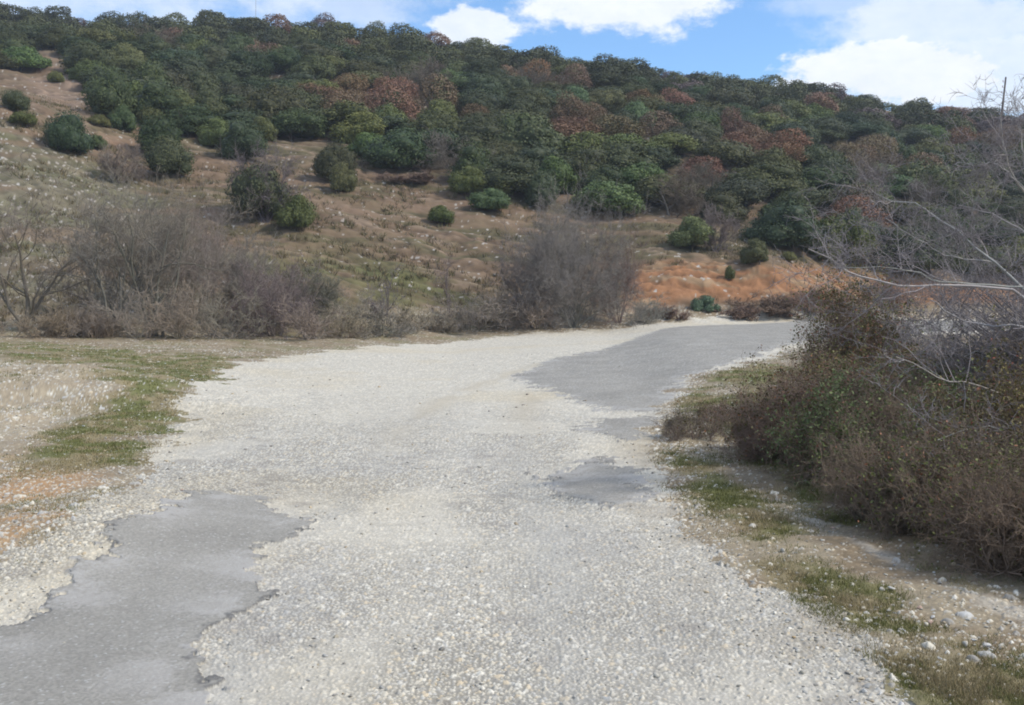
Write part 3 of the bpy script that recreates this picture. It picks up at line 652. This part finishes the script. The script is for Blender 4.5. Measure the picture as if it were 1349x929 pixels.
near_ = ['at the far left edge', 'right of the forked left edge tree', 'left of the dark low trunked tree', 'between the two dark left trees', 'under the tallest bare tree', 'under the slender pale tree',
         'just right of the arching brown shrub', 'second right of the arching shrub', 'below the bent stemmed sapling', 'between the two saplings', 'around the foot of the thin sapling', 'just right of the thin sapling',
         'midway from thin sapling to big round shrub', 'at the left foot of the big round shrub', 'at the right foot of the big round shrub', 'a row back, left of the bent sapling', 'a row back, left of the big round shrub']
for i, ((px, w, yt), nn) in enumerate(zip(LOW, near_)):
    yb = float(np.interp(px, [0, 130, 300, 400, 480, 600, 750, 900], [443, 445, 447, 448, 443.5, 436, 430, 425]))-(6 if i > 14 else 0)
    cc = [(.28, .24, .185), (.30, .245, .18), (.26, .235, .185)][i % 3]
    bare('low_scrub', px, yb, w*1.25, yt, 'low purplish brown leafless scrub '+nn, 'scrub', 30+i, (9, 14, 11)[i % 3], ((6, .6, .7, .1), (6, .5, .75, .1), (4, .55, .7, .1)), .02, .85, cc, cc, group='low scrub along the far road edge')
for i, (px, yb, w, yt, nn) in enumerate([(1010, 414, 70, 388, 'on the bank right of the cushion bush'), (1075, 410, 80, 378, 'on the bank behind the roadside thicket'), (880, 420, 50, 404, 'left of the cushion bush'), (965, 417, 50, 402, 'right beside the cushion bush'),
                                         (1170, 408, 80, 372, 'behind the gap in the thicket'), (535, 243, 60, 228, 'grey, at the top of the brown field')]):
    bare('low_scrub', px, yb, w*1.2, yt, 'thin reddish brown leafless scrub '+nn if i < 5 else 'low grey leafless scrub at the top of the brown field', 'scrub', 60+i, 12, D3, .02, .8, (.24, .17, .13), (.24, .17, .13), rmin=.009)
# dry reeds by the left trees
def tuft(g, n, h, r, w=.006, col=(.30, .25, .15), lean=.35, k=3):
    S = np.stack([g.normal(0, r, n), g.normal(0, r, n), np.zeros(n)-.01], 1); D = np.stack([g.normal(0, lean, n), g.normal(0, lean, n), np.ones(n)], 1)
    P, rad = grow(S, D, h*g.uniform(.5, 1, n), np.full(n, w), k, .15, -.06, g, .2); Vt, Ft = segs(P, rad, 3)
    return Vt, Ft, np.repeat(np.array(col)*g.uniform(.7, 1.2, (n, 1)), k*6, 0)
for i, (px, yb, hh, lb) in enumerate([(95, 443, 1.15, 'dry pale grass clump left of the dark low trunked tree'), (122, 444, .95, 'dry pale grass clump at the foot of the dark low trunked tree')]):
    p = at(px, yb); Vt, Ft, Ct = tuft(G(70+i), 900, hh, .28, .010, (.24, .19, .135)); o = obj('dry_grass_clump', mesh('dry_grass_clump', Vt, Ft, M_GRASS, Ct)); o.location = p; tag(o, lb, 'grass clump')

# ------------------------------------------------------------------ thicket and thorn tree on the right
def thicket(name, cx, cy, rx, ry, h, label, seed, nst=90, leafn=6000, wood=(.235, .18, .14), fine=(.225, .16, .12), lc=((.075, .09, .025), (.15, .155, .045)), leafs=.011, lean=.55, cat='bush', red=.15, per=(7, 6)):
    gg = G(seed); z0 = float(H(cx, cy))
    a = gg.uniform(0, 6.28, nst); rr = np.sqrt(gg.uniform(0, 1, nst))*.8
    S = np.stack([np.cos(a)*rr*rx, np.sin(a)*rr*ry, np.zeros(nst)], 1)
    S[:, 2] = H(S[:, 0]+cx, S[:, 1]+cy)-z0-.03
    D = np.stack([np.cos(a)*rr*lean+gg.normal(0, .35, nst), np.sin(a)*rr*lean+gg.normal(0, .35, nst), np.ones(nst)], 1)
    L = h*np.sqrt(np.clip(1-(rr/.95)**2*.65, .1, 1))*gg.uniform(.7, 1.05, nst)
    co, fi, tips = branchy(S, D, L, gg.uniform(.004, .011, nst), [(per[0], .55, .8, .15), (per[1], .6, .8, .1), (4, .6, .8, .1)], gg, .22, .01, wood, fine, .0016)
    e = empty(name, (cx, cy, z0)); tag(e, label, cat)
    allv = merge(fi)[0]; q_ = np.percentile(np.hypot(allv[:, 0]/rx, allv[:, 1]/ry), 96); zq = np.percentile(allv[:, 2], 99)
    sc_ = np.array([1/q_, 1/q_, h/zq]); co = [(v_*sc_, f_, c_) for v_, f_, c_ in co]; fi = [(v_*sc_, f_, c_) for v_, f_, c_ in fi]; tips = tips*sc_
    Vc, Fc, C0 = merge(co); C0 = C0*gg.uniform(.8, 1.3, (len(C0)//2, 1)).repeat(2, 0)[:len(C0)] if len(C0) % 2 == 0 else C0
    obj('stem', mesh('stem', Vc, Fc, M_TWIG, C0), e)
    Vf, Ff, Cf = merge(fi); Cf = Cf*(.8+.5*fbm((Vf[:, 0]+cx)*3, Vf[:, 2]*3+Vf[:, 1]*2, seed, 3))[:, None]
    obj('twigs', mesh('twigs', Vf, Ff, M_TWIG, Cf), e)
    if leafn:
        leafn = int(leafn*2.1); leafs *= 1.35; T = tips.reshape(-1, 3); w_ = smooth01(fbm((T[:, 0]+cx)*2.2, (T[:, 1]+cy)*2.2+T[:, 2]*2.5, seed+5, 3), .3, .62)+.12; w_ = w_*(T[:, 2]/h+.15).clip(.02)
        ix = gg.choice(len(T), leafn, p=w_/w_.sum()); P = T[ix]+gg.normal(0, .02, (leafn, 3))
        t = gg.uniform(0, 1, (leafn, 1)); col = np.array(lc[0])*(1-t)+np.array(lc[1])*t
        rd = gg.uniform(0, 1, leafn) < red*.7; col[rd] = np.array((.20, .085, .045))*gg.uniform(.6, 1.3, (rd.sum(), 1))
        Vl, Fl, Cl = leaves(P, np.tile([0, 0, .7], (leafn, 1)), leafs, gg, col, .8, .6)
        obj('leaves', mesh('leaves', Vl, Fl, M_LEAF, Cl), e)
    return e
BR = (.205, .16, .125)
thicket('thicket_bush', 3.0, 10.0, .85, .9, .80, 'purplish brown bush at the left tip of the roadside thicket', 301, 130, 6000, red=.3, lc=((.08, .07, .04), (.14, .12, .06)))
thicket('thicket_bush', 3.75, 11.4, .85, .9, .82, 'low dark bush behind the left tip of the thicket', 302, 90, 6000, red=.2)
thicket('thicket_bush', 4.8, 13.6, .80, .8, 1.62, 'tall rounded bush with a reddish top, highest of the thicket', 303, 130, 12000, red=.3, leafs=.013)
thicket('thicket_bush', 6.3, 13.4, .95, .8, .85, 'lower reddish bush right of the tall rounded one', 304, 80, 7000, red=.45)
thicket('thicket_bush', 3.35, 8.5, .95, 1.0, .86, 'olive green bush in the middle of the thicket', 305, 140, 16000, red=.1)
thicket('thicket_bush', 4.6, 9.5, 1.2, 1.2, 1.0, 'greenest bush at the back of the thicket under the thorn tree', 306, 140, 22000, red=.08)
thicket('thicket_bush', 6.1, 11.2, 1.2, 1.2, 1.1, 'brown bush behind the greenest one at the right edge', 307, 100, 7000, red=.3)
thicket('thicket_bush', 3.0, 7.1, .72, .8, .68, 'brown twiggy bush in front of the olive green one', 308, 140, 5000, wood=BR, fine=BR, red=.25, leafs=.009)
thicket('thicket_bush', 4.1, 7.6, 1.0, 1.0, .92, 'dense dark bush with dull green leaves, right of the front twiggy one', 309, 160, 14000, red=.12, leafs=.010)
thicket('thicket_bush', 3.35, 5.9, .75, .72, .62, 'nearest dark twiggy bush at the right edge of the photo', 310, 150, 4500, wood=BR, fine=BR, red=.2, leafs=.008)
thicket('thicket_bush', 4.5, 6.2, 1.0, .9, .95, 'dark bush mostly cut off by the right edge behind the nearest one', 311, 120, 6000, red=.2)
thicket('thicket_bush', 2.05, 11.4, .42, .4, .34, 'small grey brown bush alone on the verge beside the road patch', 312, 26, 500, wood=(.2, .16, .13), fine=(.2, .16, .13), leafs=.007)
thicket('thicket_bush', 2.7, 12.9, .35, .35, .25, 'small dark bush on the verge by the far asphalt edge', 313, 22, 500, leafs=.008)
# thorn tree: limbs traced, then twigs grown from them
def limb(pts_, d0, d1, r0, r1, k=14):
    P = np.array(pts_, float); dd = np.linspace(d0, d1, len(P))
    P3 = np.stack([(P[:, 0]-CX)/F*dd, dd, EYE+(HY-P[:, 1])/F*dd], 1)
    t = np.linspace(0, len(P)-1, k); q = np.stack([np.interp(t, np.arange(len(P)), P3[:, j]) for j in range(3)], 1)
    q[1:-1] += G(int(pts_[-1][0]+pts_[-1][1]) % 97).normal(0, .011, (k-2, 3))
    return q, np.linspace(r0*.5, r1*.7, k)
BASE = (1500, 640)
LIMBS = [([BASE, (1440, 480), (1349, 378), (1240, 377), (1200, 376), (1147, 373), (1113, 357), (1065, 328)], 8.4, 7.6, .030, .006),
         ([(1349, 378), (1290, 374), (1237, 372), (1203, 358), (1177, 352), (1100, 352)], 8.2, 7.9, .016, .004),
         ([BASE, (1450, 470), (1349, 380), (1313, 347), (1273, 315), (1237, 290), (1210, 267), (1163, 262), (1148, 250)], 8.6, 8.2, .034, .004),
         ([(1313, 347), (1265, 340), (1233, 330), (1200, 310), (1167, 288)], 8.5, 8.1, .014, .004),
         ([BASE, (1430, 360), (1349, 247), (1330, 223), (1318, 180), (1319, 146)], 8.7, 8.5, .030, .003),
         ([(1349, 247), (1313, 213), (1258, 217)], 8.6, 8.3, .010, .003),
         ([BASE, (1400, 560), (1300, 510), (1240, 500), (1180, 470)], 8.2, 7.4, .026, .005),
         ([BASE, (1420, 470), (1349, 430), (1290, 430), (1250, 410), (1225, 395)], 8.5, 8.0, .026, .005),
         ([BASE, (1460, 400), (1400, 290), (1349, 200), (1340, 165)], 8.9, 9.2, .030, .004),
         ([BASE, (1440, 440), (1380, 330), (1349, 300), (1300, 280), (1262, 270)], 8.9, 9.0, .024, .004),
         ([BASE, (1400, 600), (1349, 575), (1290, 560), (1235, 580)], 7.8, 7.0, .02, .004),
         ([BASE, (1430, 500), (1349, 460), (1310, 455), (1270, 470)], 9.0, 8.8, .022, .004)]
gg = G(401); LP, LR = [], []
for l in LIMBS:
    q, r = limb(*l); LP.append(q); LR.append(r)
LP = np.array(LP); LR = np.array(LR)
bx, by_ = (BASE[0]-CX)/F*8.5, 8.5; bz = float(H(bx, by_))
e = empty('thorn_tree', (bx, by_, bz)); tag(e, 'leafless grey thorn tree reaching in from the right edge above the thicket', 'bare tree')
off = np.array([bx, by_, bz])
first = LP[:, 0][[0, 2, 4, 6, 7, 8, 9, 10, 11]]
TP0 = np.stack([np.full(len(first), bx), np.full(len(first), by_), np.full(len(first), bz-.1)], 1)
tv, tf = tubes(TP0-off, first-off, np.full(len(first), .05), np.full(len(first), .034), 7)
obj('trunk', mesh('trunk', tv, tf, M_TWIG, np.broadcast_to(np.array((.19, .18, .165)), (len(tv), 3))), e)
gc = np.array((.36, .345, .325))
lv, lf = segs(LP-off, LR, 5)
for i in range(len(LP)):
    a_, b_ = segs(LP[i:i+1]-off, LR[i:i+1], 6); obj('limb', mesh('limb', a_, b_, M_TWIG, np.broadcast_to(gc, (len(a_), 3))), e)
fi = []
P, rad = LP, LR
for li, (per, L, ang, lo) in enumerate([(12, .46, .9, .2), (8, .22, 1.0, .1), (6, .10, 1.1, .1)]):
    S2, D2, r2 = kids(P, rad, per, lo, 1.0, ang, gg)
    P, rad = grow(S2, D2, L*gg.uniform(.4, 1.5, len(S2)), np.clip(r2*.6, .0022, .007), 5, .22, .03, gg, .4)
    fi.append(segs(P-off, rad, 3)+(gc*(.85-.15*li),))
# dense inner tangle near the trunk side
n = 420; S = np.stack([gg.uniform(4.1, 6.2, n), gg.uniform(8.4, 10.0, n), gg.uniform(.5, 1.6, n)], 1); D = np.stack([gg.normal(-.2, .7, n), gg.normal(0, .6, n), gg.normal(.5, .5, n)], 1)
P, rad = grow(S, D, gg.uniform(.4, .95, n), np.full(n, .005), 6, .2, .02, gg)
# anchor each inner branch to the trunk foot so that nothing floats
A, ra = tubes(np.stack([np.full(n, bx), np.full(n, by_), np.full(n, bz+.3)], 1)-off+gg.normal(0, .05, (n, 3)), S-off, np.full(n, .007), np.full(n, .005), 3)
fi.append((A, ra, gc*.5)); fi.append(segs(P-off, rad, 3)+(gc*.6,))
S2, D2, r2 = kids(P, rad, 7, .1, 1, .9, gg); P2, rad2 = grow(S2, D2, .25*gg.uniform(.4, 1.4, len(S2)), np.full(len(S2), .0025), 4, .25, .02, gg, .5); fi.append(segs(P2-off, rad2, 3)+(gc*.65,))
S2, D2, r2 = kids(P2, rad2, 4, .1, 1, .9, gg); P2, rad2 = grow(S2, D2, .10*gg.uniform(.4, 1.4, len(S2)), np.full(len(S2), .0018), 3, .25, .02, gg, .5); fi.append(segs(P2-off, rad2, 3)+(gc*.65,))
Vf, Ff, Cf = merge(fi); obj('twigs', mesh('twigs', Vf, Ff, M_TWIG, Cf), e)

# ------------------------------------------------------------------ grass, loose stones
gg = G(501)
def scatter(n, x0, x1, y0, y1):
    py = gg.uniform(y0, y1, n); px = gg.uniform(x0, x1, n); q = unp(px, py); return q[:, 0], q[:, 1]
x, y = scatter(210000, -60, 1420, 443, 960)
sr = poly_sd(ROADP, x, y); left = x < 0
gl = smooth01(-poly_sd(GRASSL, x, y), -.9, .5); gr = np.maximum.reduce([smooth01(-poly_sd(P, x, y), -.25, .15) for P in GREENR])
gr = np.maximum(gr, .9*smooth01(-poly_sd(DRYR, x, y), -.12, .15))
pg = np.where(left, .3+gl, .42+gr)*smooth01(fbm(x*1.1, y*1.1, 111, 5), .40-.2*np.maximum(gl, gr), .7)*(1-.85*smooth01(-poly_sd(SANDR, x, y), -.1, .06))
pg = np.where(sr < .05, 0, pg); m = gg.uniform(0, 1, len(x)) < pg; x, y = x[m], y[m]
nb = 6; X = np.repeat(x, nb)+gg.normal(0, .035, len(x)*nb); Yv = np.repeat(y, nb)+gg.normal(0, .035, len(x)*nb); Z = H(X, Yv)
n = len(X); hgt = gg.uniform(.012, .034, n)*np.clip(.8+Yv/25, 1, 1.9); S = np.stack([X, Yv, Z-.004], 1); D = unit(np.stack([gg.normal(0, .5, n), gg.normal(0, .5, n), np.ones(n)], 1))
side = unit(np.cross(D, gg.normal(0, 1, (n, 3))))*(.0016*np.clip(Yv/5, 1, 4))[:, None]
tip_ = S+D*hgt[:, None]
Vt = np.stack([S-side, S+side, tip_+side*.2, tip_-side*.2], 1).reshape(-1, 3)
dry = fbm(X*2.7, Yv*2.7, 117, 4)+gg.normal(0, .06, n) > .50
cb = np.where(dry[:, None], np.array((.27, .225, .12)), np.array((.14, .145, .045)))*gg.uniform(.7, 1.3, (n, 1))
o = obj('grass', mesh('grass', Vt, (np.arange(n)*4)[:, None]+np.arange(4)[None], M_GRASS, np.repeat(cb, 4, 0))); tag(o, 'short green and straw coloured grass on both verges', 'grass', kind='stuff')

def stones(x, y, s, g, flat=.6):
    n = len(x); z = H(x, y); k = len(ICV)
    me0V = ICV[:, None]*1.0
    v = np.repeat(ICV[None], n, 0)
    # chip each pebble with a few random planes
    for _ in range(9):
        d = unit(g.normal(0, 1, (n, 1, 3))); c = g.uniform(.30, .72, (n, 1)); dot = (v*d).sum(-1); ex = np.maximum(dot-c, 0); v = v-ex[..., None]*d
    sc = np.stack([g.uniform(.7, 1.25, n), g.uniform(.6, 1.0, n), g.uniform(.35, .75, n)*flat/.6], 1)[:, None]*s[:, None, None]
    v = v*sc; a = g.uniform(0, 6.28, n); c_, s_ = np.cos(a)[:, None], np.sin(a)[:, None]
    v = np.stack([v[..., 0]*c_-v[..., 1]*s_, v[..., 0]*s_+v[..., 1]*c_, v[..., 2]], -1)+np.stack([x, y, z+s*.18], 1)[:, None]
    Ft = (np.arange(n)*k)[:, None, None]+ICF[None]
    col = pick(g.uniform(0, 1, n), STONE)*g.uniform(.6, 1.05, (n, 1))
    return v.reshape(-1, 3), Ft.reshape(-1, 3), np.repeat(col, k, 0)
x, y = scatter(46000, -60, 1420, 450, 960)
sr = poly_sd(ROADP, x, y); on = np.minimum.reduce([poly_sd(P, x, y) for P in ASP])
pr = .22+.5*np.exp(-(sr/.35)**2)+.12*smooth01(-poly_sd(MOUNDL, x, y), -.5, .5)+.3*smooth01(-poly_sd(ORANGE, x, y), -.4, .3); pr = np.where(x > .5, pr*1.15, pr); pr = np.where(on < -.05, .015+.3*np.exp(on/.09), pr); pr = np.where((sr < -.4) & (on > 0), .10, pr)
m = gg.uniform(0, 1, len(x)) < pr*.62; x, y = x[m], y[m]
s = np.clip(gg.lognormal(-4.75, .4, len(x)), .004, .022)*np.clip(.7+y/14, 1, 2.2)
Vt, Ft, Ct = stones(x, y, s, gg); o = obj('loose_gravel', mesh('loose_gravel', Vt, Ft, M_STONE, Ct)); tag(o, 'pale limestone gravel lying loose along the road edges', 'gravel', kind='stuff')
y = gg.uniform(36, 84, 16000); x = gg.uniform(-.6, .6, 16000)*y; z = H(x, y); px, py = topx(x, y, z)
m = (poly_sd(FORESTP, px, py) > 2) & (z > .3) & (poly_sd(HILLP['bank'], px, py) > -4) & (fbm(x/2.5, y/1.8, 191, 4) > .46); x, y, z = x[m], y[m], z[m]
nb = 9; X = np.repeat(x, nb)+gg.normal(0, .09, len(x)*nb); Yv = np.repeat(y, nb)+gg.normal(0, .09, len(x)*nb); n = len(X); S = np.stack([X, Yv, H(X, Yv)-.1], 1)
D = unit(np.stack([gg.normal(0, .5, n), gg.normal(0, .5, n), np.ones(n)], 1)); T_ = S+D*(.1+gg.uniform(.08, .28, n))[:, None]; sd_ = unit(np.cross(D, gg.normal(0, 1, (n, 3))))*.022
Vt = np.stack([S-sd_, S+sd_, T_+sd_*.3, T_-sd_*.3], 1).reshape(-1, 3); k_ = np.repeat(gg.uniform(0, 1, len(x)), nb)[:, None]
cb = np.where(k_ < .45, np.array((.20, .155, .085)), np.where(k_ < .8, np.array((.11, .105, .045)), np.array((.15, .115, .08))))*gg.uniform(.7, 1.2, (n, 1))
o = obj('dry_grass', mesh('dry_grass', Vt, (np.arange(n)*4)[:, None]+np.arange(4)[None], M_GRASS, np.repeat(cb, 4, 0))); tag(o, 'dry brown and olive grass tufts on the bare slope', 'grass', kind='stuff')
# white stones on the hillside
y = gg.uniform(38, 90, 9000); x = gg.uniform(-.6, .6, 9000)*y; z = H(x, y); px, py = topx(x, y, z)
inb = (poly_sd(FORESTP, px, py) > 4) & (z > .6); spur = poly_sd(HILLP['spur'], px, py) < 0
m = inb & (gg.uniform(0, 1, 9000) < np.where(spur, .34, .13)*(fbm(x/5, y/4, 181, 3) > .44)); x, y = x[m], y[m]
s = np.clip(gg.lognormal(-3.15, .42, len(x)), .02, .13)
Vt, Ft, Ct = stones(x, y, s, gg, .8); o = obj('hillside_stones', mesh('hillside_stones', Vt, Ft, M_STONE, Ct*.85)); tag(o, 'pale stones strewn over the bare slope beyond the road', 'stones', kind='stuff')
# the stones one can pick out
for i, (px, py, s, lb) in enumerate([(252, 500, .13, 'bluish white rock at the road edge beside the green grass'), (281, 478, .16, 'pale blue grey rock on the far left road edge, biggest there'), (95, 465, .09, 'small white stone in the grass on the far left'),
        (201, 512, .07, 'white stone in the middle of the left green patch'), (212, 681, .05, 'grey flat stone at the upper rim of the left asphalt'), (246, 849, .035, 'tan stone at the right rim of the left asphalt'),
        (1186, 921, .055, 'flat white stone at the bottom, nearest on the right road edge'), (1140, 903, .05, 'pale slab stone left of the flat white one at the bottom'), (1160, 905, .03, 'small white stone between the two pale ones at the bottom'),
        (1098, 683, .06, 'pinkish stone in the grass at the thicket foot'), (1125, 695, .035, 'small bright white stone beside the pinkish one'), (1174, 765, .07, 'white stone at the top of the sandy strip, leaning'),
        (1212, 790, .065, 'pinkish tan stone on the grass ridge below the sandy strip'), (1225, 811, .045, 'dark grey stone below the pinkish tan one'), (995, 642, .05, 'white stone at the grass corner under the thicket tip'),
        (1173, 737, .03, 'small white stone in the sandy strip'), (1283, 834, .04, 'pale stone on the right verge near the photo edge'), (1300, 842, .05, 'larger pale stone right of its twin near the photo edge'),
        (1045, 833, .03, 'ochre stone on the gravel left of the dry grass'), (240, 640, .05, 'reddish stone on the gravel above the left asphalt tip')]):
    p = unp(px, py); gs = G(600+i); Vt, Ft, Ct = stones(np.array([0.]), np.array([0.]), np.array([s*.45]), gs, .55)
    zz = float(H(0., 0.)); Vt[:, 2] -= zz
    cc = (.50, .36, .29) if 'pink' in lb or 'redd' in lb else (.50, .36, .20) if 'ochre' in lb or 'tan stone at' in lb else (.22, .22, .22) if 'dark' in lb or 'grey flat' in lb else (.50, .53, .57) if 'blu' in lb else (.56, .54, .50)
    o = obj('rock', mesh('rock', Vt, Ft, M_STONE, np.broadcast_to(np.array(cc), (len(Vt), 3)))); o.location = (p[0], p[1], float(H(p[0], p[1]))+.004); tag(o, lb, 'rock')

# ------------------------------------------------------------------ poles on the ridge
def box(c, s):
    v = np.array([[x, y, z] for x in (-1, 1) for y in (-1, 1) for z in (-1, 1)])*np.array(s)/2+np.array(c)
    f = np.array([[0, 1, 3, 2], [4, 6, 7, 5], [0, 4, 5, 1], [2, 3, 7, 6], [0, 2, 6, 4], [1, 5, 7, 3]]); return v, f
def simple(name, col, rough=.8):
    m = bpy.data.materials.new(name); m.use_nodes = True; t = m.node_tree; b = t.nodes['Principled BSDF']; b.inputs['Roughness'].default_value = rough
    n = N(t, 'ShaderNodeTexNoise'); n.inputs['Scale'].default_value = 12; r_ = N(t, 'ShaderNodeValToRGB')
    r_.color_ramp.elements[0].color = tuple(c*.75 for c in col)+(1,); r_.color_ramp.elements[1].color = tuple(min(c*1.25, 1) for c in col)+(1,)
    t.links.new(n.outputs[0], r_.inputs[0]); t.links.new(r_.outputs[0], b.inputs['Base Color']); return m
M_POLE = simple('weathered wood', (.12, .09, .08)); M_MET = simple('grey metal', (.35, .38, .42), .5); M_INS = simple('insulator', (.35, .22, .2), .4)
Yp = 142.0; xp = (1317-CX)/F*Yp; zb = float(H(xp, Yp)); ztop = EYE+(HY-103)/F*Yp
e = empty('utility_pole', (xp, Yp, zb)); e.rotation_euler = (0, R(6.5), 0); tag(e, 'dark leaning wooden utility pole on the skyline at the right edge', 'utility pole')
hp = ztop-zb+.2; tv, tf = tubes(np.array([[0, 0, -.5]]), np.array([[0, 0, hp]]), np.array([.17]), np.array([.11]), 10); obj('pole', mesh('pole', tv, tf, M_POLE), e)
for dz in (.7, 1.5, 2.3):
    tv, tf = tubes(np.array([[0, 0, hp-dz-.1], [-.35, 0, hp-dz]]), np.array([[-.35, 0, hp-dz], [-.35, 0, hp-dz+.22]]), np.array([.03, .06]), np.array([.03, .05]), 6); obj('insulator', mesh('insulator', tv, tf, M_INS), e)
Ym = 149.0; xm = (337-CX)/F*Ym; zb = float(H(xm, Ym)); hm = EYE+(HY+12)/F*Ym-zb
e = empty('antenna_mast', (xm, Ym, zb)); tag(e, 'thin pale antenna mast rising from the ridge at the top left', 'mast')
tv, tf = tubes(np.array([[0, 0, -.5], [0, 0, hm*.6]]), np.array([[0, 0, hm*.6], [0, 0, hm]]), np.array([.05, .035]), np.array([.035, .02]), 6); obj('pole', mesh('pole', tv, tf, M_MET), e)
for dz in (.5, 1.0):
    v, f = box((0, 0, hm-dz), (.7, .03, .03)); obj('antenna_arm', mesh('antenna_arm', v, f, M_MET), e)

# ------------------------------------------------------------------ air between here and the ridge
hz = bpy.data.materials.new('haze'); hz.use_nodes = True; t = hz.node_tree; t.nodes.clear()
mo_ = N(t, 'ShaderNodeOutputMaterial'); vo = N(t, 'ShaderNodeVolumePrincipled'); vo.inputs['Color'].default_value = (.80, .88, 1, 1); vo.inputs['Density'].default_value = .0005
t.links.new(vo.outputs[0], mo_.inputs['Volume'])
v, f = box((0, 0, 0), (6400, 6400, 76)); v[:, 2] += 36
HAZE = True
if HAZE:
    o = obj('haze', mesh('haze', v, f, hz)); tag(o, 'thin bluish air over the valley and hillside', 'haze', kind='stuff')
